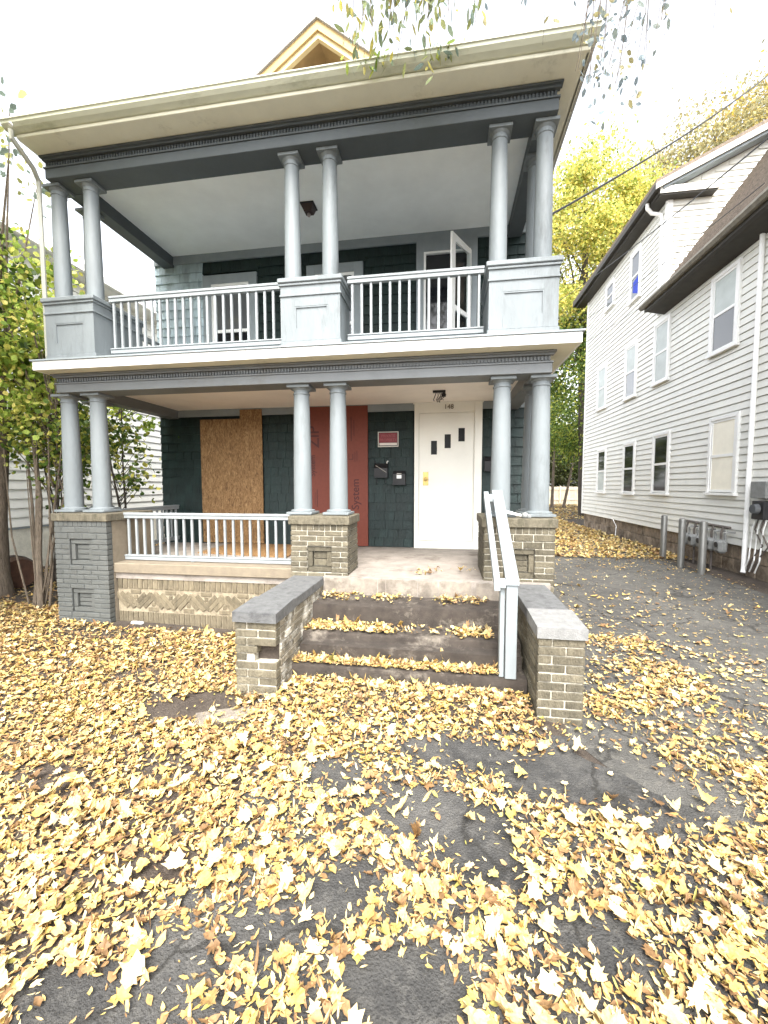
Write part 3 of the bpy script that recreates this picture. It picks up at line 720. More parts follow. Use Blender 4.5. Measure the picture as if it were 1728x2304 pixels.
MB().box(3.214, 3.292, W-.118, W-.112, 1.240, 1.252).build('label_strip', M['signwhite'], MB2)
MB3 = thing('mailbox', 'dark mailbox right of the white door half hidden by a column', 'mailbox', (4.70, W-.1, 1.26))
MB().prism([(W-.03, 1.275), (W-.12, 1.275), (W-.125, 1.44), (W-.06, 1.51), (W-.03, 1.51)], 'x', 4.635, 4.80).build('mailbox_body', M['black'], MB3)
MB().box(4.77, 4.782, W-.13, W-.124, 1.40, 1.44).build('label', M['white'], MB3)

LU = thing('ceiling_light', 'square dark lantern fixed to the upper porch ceiling between the middle columns', 'ceiling light', (2.03, 1.36, 5.0))
MB().box(1.93, 2.13, 1.27, 1.47, 5.07, 5.089, ch=.003).build('mount', M['black'], LU)
lm = mat('lantern_brown', (.045, .028, .025), .45, .2)
MB().add([(1.945, 1.285, 5.07), (2.115, 1.285, 5.07), (2.115, 1.455, 5.07), (1.945, 1.455, 5.07), (1.975, 1.315, 4.985), (2.085, 1.315, 4.985), (2.085, 1.425, 4.985), (1.975, 1.425, 4.985)],
         [(0, 1, 5, 4), (1, 2, 6, 5), (2, 3, 7, 6), (3, 0, 4, 7), (4, 5, 6, 7), (3, 2, 1, 0)]).build('lamp_shade', lm, LU)
MB().lathe([(.005, -.05), (.02, -.045), (.026, -.02), (.015, 0)], (2.03, 1.37, 4.985), 12).build('bulb', mat('dull_bulb', (.35, .3, .28), .3, .1), LU, smooth=True)
LL = thing('ceiling_light', 'broken lower porch light with bare dangling wires above the white door', 'ceiling light', (3.92, 1.45, 2.3))
MB().box(3.83, 4.01, 1.39, 1.45, 2.375, 2.404, ch=.003).build('bracket', M['black'], LL)
MB().lathe([(.03, 0), (.035, .03), (.02, .06)], (3.985, 1.42, 2.315), 10).build('socket', M['black'], LL, smooth=True)
for i in range(6):
    x0 = 3.88+.022*i; MB().tube([(x0, 1.42, 2.38), (x0+random.uniform(-.03, .02), 1.43, 2.33), (x0-.02+random.uniform(-.03, .03), 1.45, 2.28), (x0-.03+random.uniform(-.02, .05), 1.44, 2.24+random.uniform(0, .06))], .006, 5).build('loose_wire', M['pipe'] if i % 2 else M['black'], LL)

# debris on the right pier
st_ = MB().add([(4.69, .1, .745), (4.905, .12, .70), (4.91, .17, .70), (4.695, .15, .745), (4.69, .1, .775), (4.905, .12, .722), (4.91, .17, .722), (4.695, .15, .775)],
               [(3, 2, 1, 0), (4, 5, 6, 7), (0, 1, 5, 4), (1, 2, 6, 5), (2, 3, 7, 6), (3, 0, 4, 7)]).build('wood_strip', M['white'])
tag(st_, 'short white wood strip leaning across the right pier cap between two columns', 'wood strip')
pc = MB().lathe([(.02, 0), (.034, .01), (.038, .03), (.03, .055), (.012, .062)], (4.895, .08, .695), 10).box(4.915, 4.955, .04, .13, .695, .735, ch=.008)
tag(pc.build('door_knob', M['meter']), 'old grey metal knob lying on the right pier cap beside a wood strip', 'knob')

# ------------------------------------------------------------------ front steps, wing walls, handrail
ST = thing('front_steps', 'worn concrete front steps strewn with yellow leaves between two brick wing walls', 'steps', (3.65, -.6, GZ))
def step(y0, y1, z, x0, x1, m, tz):
    # worn, chipped front edge: the profile is varied along the step
    n = 46; vs = []; fs = []; k = 5
    for i in range(n+1):
        x = x0 + (x1-x0)*i/n; w_ = abs(random.gauss(0, .5)); w_ = .010 + .012*min(w_, 1.6) + (.02 if random.random() < .06 else 0)
        dz = random.uniform(-.003, .002); f_ = random.uniform(-.003, .003)
        vs += [(x, y0+f_, z-.26), (x, y0+f_, z-w_), (x, y0+w_*.35, z-w_*.3+dz), (x, y0+w_*1.1, z+dz), (x, y1, z)]
    for i in range(n):
        for q in range(k-1): a = i*k+q; fs.append((a, a+k, a+k+1, a+1))
    fs += [tuple(range(k)), tuple(range((n+1)*k-1, n*k-1, -1))]
    return MB().add(vs, fs).build('step', m, ST, smooth=True)
step(-.052, .20, -.003, 2.64, 4.735, M['steptop'], 0)
step(-.455, -.055, -.203, 2.64, 4.735, M['step'], 0)
step(-.75, -.457, -.405, 2.60, 4.735, M['step'], 0)
step(-1.05, -.752, -.603, 2.56, 4.74, M['step'], 0)
MB().box(2.66, 4.72, -.9, 0.1, GZ-.05, -.47).build('step_core', M['step'], ST)
def wing(x0, x1, label, inner, capA, capB, broken):
    y0, y1 = -1.385, -.03
    o = thing('wing_wall', label, 'brick wall', ((x0+x1)/2, -.7, GZ), 'brick wing walls of the steps')
    zt = -.105
    core = MB().box(x0+.01, x1-.01, y0+.096, y1, GZ-.03, zt).box(x0+.01, (x0+.17) if broken else x1-.01, y0+.01, y0+.095, GZ-.03, zt)
    if broken: core.box(x0+.17, x1-.01, y0+.01, y0+.095, GZ-.03, -.456).box(x0+.17, x1-.01, y0+.01, y0+.095, -.312, zt)
    core.build('mortar_core', M['mortar'], o)
    if broken: MB().box(x0+.125, x1-.012, y0+.084, y0+.0955, -.454, -.314).build('cavity_shade', M['soil'], o)  # dark back panel stands in for shade inside the missing-brick hole
    skip = {(7-1, 1), (5, 1), (5, 2), (6, 2)} if broken else set()
    skip = {(5, 1), (6, 1)} if broken else skip
    lay(o, M['brick'], 'x', y0, -1, x0, x1, GZ-.02, zt, skip=skip, jit=.006)
    sgn = 1 if inner == 'right' else -1
    lay(o, M['bricklime'] if broken else M['brick'], 'y', x1 if inner == 'right' else x0, sgn, y0+BD+.008, y1, GZ-.02, zt, jit=.005)
    stf = MB(); lay(o, M['brick'], 'y', x0 if inner == 'right' else x1, -sgn, y0+BD+.008, y1, GZ-.02, zt, stuff=stf, jit=.004); stf.build('bricks', M['brick'], o, kind='stuff')
    if broken:     # lime washed crumbling mortar smeared over the inner face
        pass
    a = MB().add([(x0-.012, y0-.02, zt), (x1+.012, y0-.02, zt), (x1+.012, -.98, zt), (x0-.012, -.98, zt), (x0-.012, y0-.02, -.018), (x1+.012, y0-.02, -.022), (x1+.012, -.98, .002), (x0-.012, -.98, .0)],
                 [(3, 2, 1, 0), (4, 5, 6, 7), (0, 1, 5, 4), (1, 2, 6, 5), (2, 3, 7, 6), (3, 0, 4, 7)]).build('cap_stone', capA, o)
    MB().box(x0-.008, x1+.006, -.974, -.003, zt, -.012, ch=.006).build('cap_stone', capB, o)
    return o
wing(2.262, 2.632, 'broken brick wing wall left of the steps with a hole and dark cap', 'right', M['capblue'], M['capblue'], True)
wing(4.75, 5.09, 'brick wing wall right of the steps beside the driveway with pale front cap', 'left', M['capblue2'], M['capblue'], False)

HR = thing('handrail', 'grey painted wooden handrail on a post at the right of the steps', 'handrail', (4.6, -1.0, -.6))
MB().box(4.555, 4.648, -1.06, -.99, -.603, .215, ch=.004).build('post', M['wood'], HR)
MB().box(4.508, 4.548, -1.03, -.945, -.603, .20, ch=.004).build('post', M['wood'], HR)
def slope(x0, x1, ya, za, yb, zb, t): 
    return [(x0, ya, za-t), (x1, ya, za-t), (x1, yb, zb-t), (x0, yb, zb-t), (x0, ya, za), (x1, ya, za), (x1, yb, zb), (x0, yb, zb)]
BF = [(3, 2, 1, 0), (4, 5, 6, 7), (0, 1, 5, 4), (1, 2, 6, 5), (2, 3, 7, 6), (3, 0, 4, 7)]
MB().add(slope(4.548, 4.655, -1.075, .255, .16, 1.0, .04), BF).build('rail', M['wood'], HR)
MB().add(slope(4.452, 4.502, -1.075, .24, .10, .985, .075), BF).build('rail', M['wood'], HR)
MB().add(slope(4.503, 4.547, -1.078, .242, -1.03, .262, .05), BF).add(slope(4.503, 4.55, .05, .925, .098, .955, .05), BF).build('cross_piece', M['wood'], HR)

# ------------------------------------------------------------------ neighbour on the right
NB = thing('house', 'tall white clapboard house with dark eaves on the right of the driveway', 'house', (12, 8, GZ))
NX = 10.0
def clap(parent, m, axis, fixed, sgn, a0, a1, z0, e, name='siding_board', sl=.012):
    L = a1-a0; k = ('clap', axis, sgn, round(L, 2), e, m.name)
    if k not in _cache:
        mb = MB(); d = .034
        pr = [(0, sl), (-d, sl), (-d*1.02, sl+.01), (-d*.45, e), (0, e)]    # outward is negative
        if axis == 'y': mb.prism([(p*sgn, z) for p, z in pr] if False else [(-p*sgn*1.0, z) for p, z in pr], 'y', -L/2, L/2)
        else: mb.prism([(p, z) for p, z in pr], 'x', -L/2, L/2)
        import bmesh
        me = bpy.data.meshes.new(name); me.from_pydata(mb.v, [], mb.f); me.materials.append(m)
        bm = bmesh.new(); bm.from_mesh(me); bmesh.ops.recalc_face_normals(bm, faces=bm.faces); bm.to_mesh(me); bm.free(); _cache[k] = me
    loc = (fixed, (a0+a1)/2, z0) if axis == 'y' else ((a0+a1)/2, fixed, z0)
    return link(name, _cache[k], parent, loc)
NBODY = MB().box(NX+.005, 18, -3, 8.31, -.2, 5.95).box(NX+.005, 18, 8.315, 14.8, -.2, 9.0).build('side_wall', M['siding'], NB)
e = .155; z = -.20
while z < 8.95:
    if z < 5.85: clap(NBODY, M['siding'], 'y', NX, -1, -3, 14.8, z, e)
    else: clap(NBODY, M['siding'], 'y', NX, -1, 8.35, 14.8, z, e)
    z += e
# wall facing the street above the low roof
GW = MB().prism([(NX, 5.9), (18, 5.9), (18, 12.78), (NX, 9.12)], 'y', 8.316, 8.35).build('gable_wall', M['siding'], NB)
z = 5.9
while z < 11.5:
    xa = NX+.07 if z < 8.95 else NX + (z-8.95)/.46
    xb = 15.5
    if xb-xa > .3: clap(GW, M['siding'], 'x', 8.314, -1, xa, xb, z, e, sl=.030)
    z += e
MB().box(NX-.045, NX+.09, 8.265, 8.40, 5.9, 8.93).build('corner_board', M['white'], NB)
MB().box(NX-.045, NX+.06, 14.72, 14.86, -.2, 8.93).build('corner_board', M['white'], NB)
# main roof with dark eave
MB().box(9.62, 9.99, 8.02, 15.3, 8.90, 9.02).build('eave', M['eavedark'], NB)
MB().box(9.50, 9.62, 7.95, 15.4, 8.98, 9.12).build('gutter', M['eavedark'], NB)
MB().prism([(9.50, 9.125), (15.5, 11.9), (15.5, 12.05), (9.50, 9.22)], 'y', 7.93, 15.4).build('roof', M['roofbrown'], NB)
MB().prism([(9.50, 8.98), (15.5, 11.74), (15.5, 11.895), (9.50, 9.122)], 'y', 7.90, 7.96).build('rake_board', M['siding'], NB)
MB().prism([(9.7, 9.00), (15.5, 11.66), (15.5, 11.73), (9.7, 9.06)], 'y', 7.97, 8.3).build('rake_soffit', M['greytrim'], NB)
MB().box(9.64, 11.1, 8.0, 8.29, 8.91, 9.08).build('cornice_return', M['siding'], NB)
MB().box(9.66, 11.05, 8.03, 8.29, 8.87, 8.905).build('cornice_underside', M['eavedark'], NB)
MB().tube([(9.56, 8.55, 9.0), (9.56, 8.55, 8.86), (9.7, 8.6, 8.75), (9.93, 8.55, 8.66), (9.95, 8.52, 8.4), (9.95, 8.52, 5.9)], .05, 8).build('downspout', M['white'], NB, smooth=True)
# low front roof
LR = MB().prism([(9.40, 5.98), (10.0, 6.5), (13.4, 11.2), (13.4, 11.36), (9.98, 6.65), (9.40, 6.13)], 'y', -3.2, 8.26).build('low_roof', M['roofbrown'], NB)
rb = MB()
for i in range(34):
    t = i/34; x0 = 9.99+3.35*t; z0 = 6.65+(x0-9.98)*1.377 + .006
    rb.box(x0, x0+.10, -3.2, 8.24, z0-.09, z0+.03)
rb.build('shingle_courses', M['roofbrown'], LR, kind='stuff')
MB().prism([(9.46, 5.97), (9.55, 5.97), (9.99, 5.90), (9.99, 5.80), (9.56, 5.89), (9.46, 5.89)], 'y', -3.2, 8.26).build('low_eave', M['eavedark'], NB)
MB().prism([(9.34, 6.08), (9.325, 6.02), (9.37, 5.96), (9.455, 5.96), (9.455, 6.11)], 'y', -3.2, 8.32).build('low_gutter', mat('weathered_gutter', (.16, .145, .115), .6, .3, 8), NB)
# windows
def nwin(ya, yb, z0, z1, top='dark', bot='dark', parent=NB):
    t = .085
    f = MB().box(NX-.075, NX, ya-t, ya, z0-.02, z1+t, ch=.004).box(NX-.075, NX, yb, yb+t, z0-.02, z1+t, ch=.004).box(NX-.075, NX, ya, yb, z1, z1+t, ch=.004)
    f.box(NX-.11, NX, ya-t-.03, yb+t+.03, z0-.075, z0-.021, ch=.004)
    f = f.build('window', M['white'], parent)
    zm = (z0+z1)/2; s = .05
    MB().box(NX-.058, NX-.002, ya, ya+s, z0, z1).box(NX-.058, NX-.002, yb-s, yb, z0, z1).box(NX-.058, NX-.002, ya+s, yb-s, z1-s, z1).box(NX-.058, NX-.002, ya+s, yb-s, z0, z0+s).box(NX-.062, NX-.002, ya+s, yb-s, zm-.03, zm+.03).build('sash', M['white'], f)
    D_ = {'dark': M['glass'], 'blind': M['blind'], 'grey': M['glassgrey'], 'board': M['boardwhite']}
    for nm, a, b in ((bot, z0+s, zm-.03), (top, zm+.03, z1-s)):
        MB().box(NX-.046, NX-.041, ya+s, yb-s, a, b).build('pane', D_[nm], f)
    return f
nwin(11.95, 12.6, 7.68, 8.5, 'grey', 'grey')
w3 = nwin(9.85, 10.45, 7.05, 8.5, 'grey', 'grey')
MB().prism([(9.9, 7.12), (10.3, 7.3), (10.28, 7.62), (9.9, 7.7)], 'x', NX-.053, NX-.0475).build('blue_cloth', M['blue'], w3)
nwin(12.43, 13.2, 4.05, 5.60, 'blind', 'blind'); nwin(9.88, 10.6, 3.95, 5.58, 'blind', 'grey'); nwin(7.92, 8.62, 3.98, 5.60, 'blind', 'blind')
nwin(5.22, 6.0, 4.02, 5.62, 'blind', 'grey')
nwin(12.2, 12.95, .80, 2.38, 'dark', 'blind'); nwin(9.75, 10.5, .80, 2.38, 'dark', 'dark'); nwin(7.68, 8.45, .84, 2.44, 'dark', 'dark')
nwin(5.02, 5.82, .90, 2.48, 'board', 'board')
# downspout and foundation blocks
MB().tube([(NX-.07, 4.55, 5.85), (NX-.07, 4.55, -.60), (NX-.10, 4.52, -.70)], .045, 8).build('downspout', M['white'], NB, smooth=True)
FO = MB().box(NX+.06, NX+.2, -3, 14.75, GZ-.1, -.2).build('foundation', M['mortar'], NB)
y = -3.0; i = 0
for row, (z0, z1) in enumerate(((GZ-.08, -.50), (-.49, -.205))):
    y = -3.0 + row*.25
    while y < 14.7:
        L = random.uniform(.4, .62); y1 = min(y+L, 14.74)
        box('stone_block', FO, M['found'], NX+.02+random.uniform(0, .02), NX+.12, y, y1-.015, z0, z1, .014)
        y = y1
MB().tube([(NX-.05, 11.3, -.15), (NX-.06, 10.9, -.4), (NX-.2, 10.6, -.74), (NX-.5, 10.1, -.77)], .012, 6).build('white_cable', M['white'], NB)

# bollards and gas meters
for k, (x, y, lab) in enumerate(((9.31, 6.37, 'farthest grey steel bollard guarding the gas meters'), (9.20, 5.37, 'middle grey steel bollard guarding the gas meters'), (9.23, 4.66, 'nearest grey steel bollard guarding the gas meters, closest to the downspout'))):
    o = MB().lathe([(.068, -.05), (.068, 1.06), (.062, 1.085), (.03, 1.10)], (x, y, GZ), 18).build('bollard', M['galv'], smooth=True)
    tag(o, lab, 'bollard', 'bollards by the gas meters')
GM = thing('gas_meters', 'row of grey gas meters with rusty pipes against the stone foundation behind bollards', 'gas meters', (9.75, 5.6, GZ))
MB().tube([(9.86, 6.6, .18), (9.86, 4.9, .16)], .03, 8).build('supply_pipe', M['pipe'], GM, smooth=True)
MB().tube([(9.86, 6.55, GZ), (9.86, 6.55, .18)], .03, 8).build('supply_pipe', M['pipe'], GM, smooth=True)
for i in range(5):
    y = 6.25 - i*.32
    MB().tube([(9.84, y+.1, .17), (9.80, y+.1, .02), (9.80, y+.09, -.12)], .022, 8).build('riser_pipe', M['pipe'], GM, smooth=True)
    m_ = MB().box(9.66, 9.84, y-.11, y+.13, -.38, -.10, ch=.05).build('gas_meter', M['meter'], GM)
    MB().tube([(9.655, y, -.2), (9.645, y, -.2)], [.06, .055], 12).build('dial', M['blackplastic'], m_)
    MB().tube([(9.78, y-.07, -.12), (9.78, y-.07, .0), (9.76, y-.08, .05), (9.80, y-.1, .07), (9.95, y-.1, .07)], .02, 8).build('return_pipe', M['meter'], GM, smooth=True)
    if i in (1, 3): MB().tube([(9.76, y, -.38), (9.76, y, GZ)], .025, 8).build('stand_pipe', M['pipe'], GM)
EM = thing('electric_meter', 'grey electric meter box with loose cables on white siding at the right edge', 'electric meter', (9.88, 4.1, .6))
MB().box(9.82, 9.975, 3.93, 4.32, .80, 1.12, ch=.01).build('meter_box', M['meter'], EM)
MB().tube([(9.82, 4.12, .60), (9.74, 4.12, .60)], [.10, .085], 16).build('meter_dial', M['glassgrey'], EM, smooth=True)
MB().box(9.83, 9.975, 3.97, 4.28, .40, .75, ch=.01).build('meter_base', M['blackplastic'], EM)
for i in range(5):
    yy = 4.0+.07*i; MB().tube([(9.92, yy, .42), (9.90, yy+.05, .2), (9.93, yy+.12*(-1)**i, -.1), (9.9, yy+.1, -.4), (9.93, yy+.25, -.65)], .014, 6).build('cable', M['pipe'] if i % 2 else M['white'], EM)

# ------------------------------------------------------------------ neighbour on the left
LH = thing('house', 'pale clapboard house with white foundation behind the shrubs on the left', 'house', (-8, 7, GZ))
LB = MB().box(-12, -5.005, -1.5, 13, GZ, 6.05).build('side_wall', M['siding_left'], LH)
z = .16
while z < 6.0:
    clap(LB, M['siding_left'], 'y', -5.0, 1, -1.5, 13, z, .2); z += .2
MB().box(-5.2, -4.985, -1.5, 13, GZ-.05, .13).build('foundation', M['foundwhite'], LH)
MB().box(-5.02, -4.97, -1.5, 13, .125, .165).build('water_table', M['greytrim'], LH)
MB().box(-5.02, -4.965, -1.5, 13, 3.35, 3.45).build('belt_board', M['siding_left'], LH)
MB().box(-5.0, -4.5, -2, 13.5, 6.05, 6.09).build('eave_soffit', M['siding_left'], LH)
MB().box(-4.52, -4.38, -2, 13.5, 6.05, 6.20).build('gutter', M['siding_left'], LH)
MB().prism([(-4.4, 6.21), (-9, 9.2), (-9, 9.05), (-4.4, 6.10)], 'y', -2, 13.5).build('roof', mat('pale_grey_roof', (.62, .62, .60), .7, .1, 5), LH)

# ------------------------------------------------------------------ back fence
FN = thing('fence', 'pale wooden board fence across the back beyond the leaf covered yard', 'fence', (15, 36, GZ))
x = 11.0
while x < 20:
    box('fence_board', FN, M['fence'], x, x+.135, 36, 36.03, GZ, .90+random.uniform(-.02, .02), .004); x += .145
for x in (12.0, 14.4, 16.8, 19.2): box('fence_post', FN, M['fence'], x, x+.11, 35.88, 35.98, GZ, .98, .006)
for z in (-.35, .6): box('fence_rail', FN, M['fence'], 11, 20, 35.93, 35.97, z, z+.09, .004)

# ------------------------------------------------------------------ foliage
PAL = {'yg': [(.62, .58, .14), (.48, .50, .11), (.68, .60, .18), (.36, .40, .09), (.20, .26, .05), (.70, .57, .14)],
       'green': [(.06, .11, .02), (.09, .15, .025), (.05, .09, .02), (.14, .20, .035), (.20, .25, .04), (.35, .36, .06)],
       'orange': [(.52, .36, .05), (.56, .42, .07), (.46, .30, .05), (.40, .34, .10), (.55, .45, .14)],
       'pale': [(.30, .26, .13), (.36, .33, .17), (.42, .36, .15), (.26, .25, .13)],
       'hedge': [(.06, .075, .022), (.08, .095, .03), (.05, .06, .02), (.10, .10, .035)],
       'willow': [(.22, .26, .12), (.18, .23, .14), (.27, .29, .10), (.42, .37, .09), (.2, .26, .22)],
       'bright': [(.36, .46, .08), (.27, .37, .06), (.46, .50, .10), (.17, .26, .04)]}
LEAFSHAPE = np.array([[0, 0], [.28, .35], [.22, .75], [0, 1], [-.22, .75], [-.28, .35]])
def leaves_mesh(name, P, size, pal, m, parent=None, narrow=1.0, droop=0.0, fold=.15, kind=None, flat=None):
    n = len(P); P = np.asarray(P, float)
    s = size*RNG.uniform(.6, 1.25, n)
    az = RNG.uniform(0, 2*np.pi, n)
    if flat is None:
        d = RNG.normal(size=(n, 3)); d[:, 2] -= droop*2
    else:
        d = np.stack([np.cos(az), np.sin(az), RNG.normal(0, flat, n)], -1)
    d /= np.linalg.norm(d, axis=1)[:, None]
    r = RNG.normal(size=(n, 3)); r -= (r*d).sum(1)[:, None]*d; r /= np.linalg.norm(r, axis=1)[:, None]
    nn = np.cross(d, r)
    k = len(LEAFSHAPE)
    L = LEAFSHAPE*np.array([narrow, 1.0])
    V = P[:, None, :] + s[:, None, None]*(L[None, :, 1:2]*d[:, None, :] + L[None, :, 0:1]*r[:, None, :] + (np.abs(L[None, :, 0:1])*fold)*nn[:, None, :])
    V = V.reshape(-1, 3)
    base = np.arange(n)[:, None]*k
    F = np.concatenate([base+np.array([[0, 1, 2, 3]]), base+np.array([[0, 3, 4, 5]])], 1).reshape(-1, 4)
    pal = np.array(pal); c = pal[RNG.integers(0, len(pal), n)]*RNG.uniform(.75, 1.25, (n, 1))
    return np_mesh(name, V, F, np.repeat(np.clip(c, 0, 1), k, 0), m, parent, kind)
def np_mesh(name, V, F, C, m, parent=None, kind=None):
    c = np.array([(V[:, 0].min()+V[:, 0].max())/2, (V[:, 1].min()+V[:, 1].max())/2, V[:, 2].min()])
    me = bpy.data.meshes.new(name); nv = len(V); nf = len(F); w_ = F.shape[1]
    me.vertices.add(nv); me.vertices.foreach_set('co', (V-c).astype(np.float32).ravel())
    me.loops.add(nf*w_); me.loops.foreach_set('vertex_index', F.astype(np.int32).ravel())
    me.polygons.add(nf); me.polygons.foreach_set('loop_start', (np.arange(nf)*w_).astype(np.int32)); me.polygons.foreach_set('loop_total', np.full(nf, w_, np.int32))
    me.update(calc_edges=True)
    a = me.color_attributes.new('Col', 'FLOAT_COLOR', 'POINT')
    a.data.foreach_set('color', np.concatenate([C, np.ones((nv, 1))], 1).astype(np.float32).ravel())
    me.materials.append(m)
    o = link(name, me, parent, c.tolist())
    if kind: o['kind'] = kind
    return o
def clumps(n_cl, n_leaf, centre, rad, clr, top_bias=0):
    """leaf positions: clumps scattered through an ellipsoid, leaves scattered in each clump"""
    u = RNG.normal(size=(n_cl, 3)); u /= np.linalg.norm(u, axis=1)[:, None]
    rr = RNG.uniform(.25, 1, n_cl)**.6
    c = np.array(centre) + u*rr[:, None]*np.array(rad)
    k = RNG.integers(0, n_cl, n_leaf)
    s = clr*RNG.uniform(.6, 1.4, n_cl)
    return c[k] + RNG.normal(size=(n_leaf, 3))*s[k][:, None]*np.array([1, 1, .7]), c
def limbs(parent, base, top, r0, cl, m, n=10, name='branch'):
    base = Vector(base); top = Vector(top)
    mid = base.lerp(top, .5) + Vector((random.uniform(-.3, .3), random.uniform(-.3, .3), 0))*r0*3
    MB().tube([base, base.lerp(mid, .5), mid, mid.lerp(top, .5), top], [r0*1.25, r0, r0*.85, r0*.65, r0*.35], 10).build('trunk', m, parent, smooth=True)
    b = MB()
    for i in range(min(n, len(cl))):
        c = Vector(cl[i].tolist()); t = random.uniform(.3, .95); s = base.lerp(top, t)
        md = s.lerp(c, .5) + Vector((0, 0, (c-s).length*.1))
        b.tube([s, md, c], [r0*.32*(1.2-t), r0*.18, r0*.06], 6)
    b.build(name, m, parent, smooth=True)
def tree(label, base, h, parts, r0, pal_of, leaf, barkm, cat='tree', group=None, n_br=16):
    t = thing('tree', label, cat, base, group)
    allc = []
    P = []; 
    for i, (c, rad, ncl, nl, clr, pal) in enumerate(parts):
        p, cc = clumps(ncl, nl, c, rad, clr); allc.append(cc)
        leaves_mesh('crown', p, leaf, PAL[pal], M['leaf'], t)
    cc = np.concatenate(allc); 
    idx = RNG.permutation(len(cc)); limbs(t, base, (parts[0][0][0], parts[0][0][1], parts[0][0][2]+parts[0][1][2]*.4), r0, cc[idx], barkm, n_br)
    return t
# tall yellow green tree between the houses
tree('tall yellow green maple rising behind the gap between the houses', (12.0, 21, GZ), 19,
     [((11.6, 21, 14.0), (4.2, 3.2, 6.2), 90, 44000, .55, 'yg'), ((12.2, 21.5, 7), (4.2, 2.6, 5.0), 60, 26000, .6, 'green'), ((15.3, 22, 12.0), (2.8, 2.2, 3.8), 34, 18000, .5, 'yg')], .28, None, .165, M['barkdark'], n_br=26)
tree('golden orange tree behind the white house roof', (17.5, 24, GZ), 16,
     [((17.8, 24, 15.4), (3.6, 2.6, 4.0), 46, 26000, .6, 'orange')], .25, None, .18, M['barkdark'])
tree('sparse pale autumn tree behind the white house at the top right', (23, 27, GZ), 20,
     [((23.5, 27, 21.5), (7.0, 3.2, 5.5), 80, 26000, .8, 'pale'), ((24, 27, 22.5), (4.5, 2.4, 4.2), 20, 9000, .7, 'orange')], .28, None, .2, M['barkdark'], n_br=26)
tree('dense green tree low behind the back fence', (15, 40, GZ), 8,
     [((14.5, 40, 6.5), (7, 2.5, 4.5), 80, 34000, .8, 'green'), ((15, 39.5, 3.2), (7, 1.6, 2.0), 40, 9000, .6, 'hedge')], .25, None, .22, M['barkdark'])
tree('thin leaning sapling with bright leaves in front of the back fence', (13.2, 30, GZ), 5,
     [((14.1, 30, 4.3), (1.6, 1.0, 1.0), 18, 2600, .32, 'bright')], .10, None, .2, M['bark'], n_br=8)
tree('slender small tree standing left of the sapling before the back fence', (12.2, 29.5, GZ), 5,
     [((12.3, 29.5, 4.6), (1.4, 1.0, 1.5), 18, 2600, .35, 'bright')], .11, None, .2, M['bark'], n_br=8)
hg = thing('hedge', 'dark evergreen hedge showing above the back fence', 'hedge', (15, 38, GZ))
p, cc = clumps(60, 14000, (15, 38, 1.6), (6, .7, 2.4), .5); leaves_mesh('hedge_leaves', p, .2, PAL['hedge'], M['leaf'], hg); limbs(hg, (15, 38, GZ), (15, 38, 2.5), .1, cc, M['barkdark'], 20)
# far tree line so the horizon is not bare
for i, (x, y, r_, hgt, lab) in enumerate(((-22, 42, 7, 10, 'broad green tree far behind the left house'), (-8, 50, 8, 11, 'broad green tree far behind the main house'), (34, 46, 8, 12, 'broad yellow tree far behind the right house'))):
    tree(lab, (x, y, GZ), hgt, [((x, y, hgt*.6), (r_, 3, hgt*.45), 60, 8000, 1.0, 'yg' if i == 2 else 'green')], .3, None, .45, M['barkdark'])

# left shrub with many stems
SH = thing('shrub', 'many stemmed shrub with green and yellow leaves at the left corner of the porch', 'shrub', (-1.85, .5, GZ))
for (bx, by, tx, ty, tz, r_) in ((-1.78, .42, -2.35, .9, 2.8, .045), (-1.86, .5, -1.62, .8, 2.0, .016), (-1.85, .5, -1.42, .8, 1.7, .014), (-1.95, .55, -2.6, 1.0, 2.6, .026), (-1.84, .45, -1.5, .6, 1.5, .012), (-2.0, .5, -2.0, .7, 1.8, .016), (-1.72, .5, -1.9, .8, 2.1, .018), (-2.05, .5, -2.35, .5, 1.6, .014), (-1.9, .45, -2.1, .6, 1.3, .012), (-1.8, .5, -1.75, .6, 1.2, .011)):
    b = Vector((bx, by, GZ+.02)); t_ = Vector((tx, ty, tz)); mid = b.lerp(t_, .45) + Vector((random.uniform(-.12, .12), 0, 0))
    MB().tube([b, b.lerp(mid, .5)+Vector((random.uniform(-.05, .05), 0, 0)), mid, t_], [r_, r_*.9, r_*.8, r_*.4], 7).build('stem', M['bark'], SH, smooth=True)
p1, c1 = clumps(46, 3100, (-2.25, .95, 3.1), (.75, .5, 1.5), .19)
leaves_mesh('foliage', p1, .085, PAL['bright']+PAL['bright']+PAL['yg'][:4], M['leaf'], SH, narrow=1.5)
p2, c2 = clumps(40, 2500, (-2.0, 1.1, 1.95), (.95, .6, .7), .16)
leaves_mesh('foliage', p2, .07, PAL['green']+PAL['green']+PAL['yg'][:2], M['leaf'], SH, narrow=1.4)
p3, c3 = clumps(16, 260, (-1.9, 1.0, .95), (.7, .5, .5), .14)
leaves_mesh('foliage', p3, .07, PAL['green'], M['leaf'], SH, narrow=1.3)
tw = MB()
for c in np.concatenate([c1[:26], c2[:20]]):
    s = Vector((-1.9+random.uniform(-.15, .25), .9, random.uniform(.8, 2.4))); c = Vector(c.tolist())
    tw.tube([s, s.lerp(c, .5)+Vector((0, 0, .06)), c], [.012, .008, .004], 5)
tw.build('twigs', M['bark'], SH)
TL = thing('tree', 'thick grey tree trunk with green leaves at the left edge of the photo', 'tree', (-3.28, 1.0, GZ))
MB().tube([(-3.28, 1.0, GZ-.05), (-3.26, 1.0, -.4), (-3.22, 1.0, .5), (-3.12, 1.05, 1.8), (-3.2, 1.1, 3.2), (-3.35, 1.2, 5)], [.24, .17, .15, .13, .11, .07], 14).build('trunk', M['bark'], TL, smooth=True)
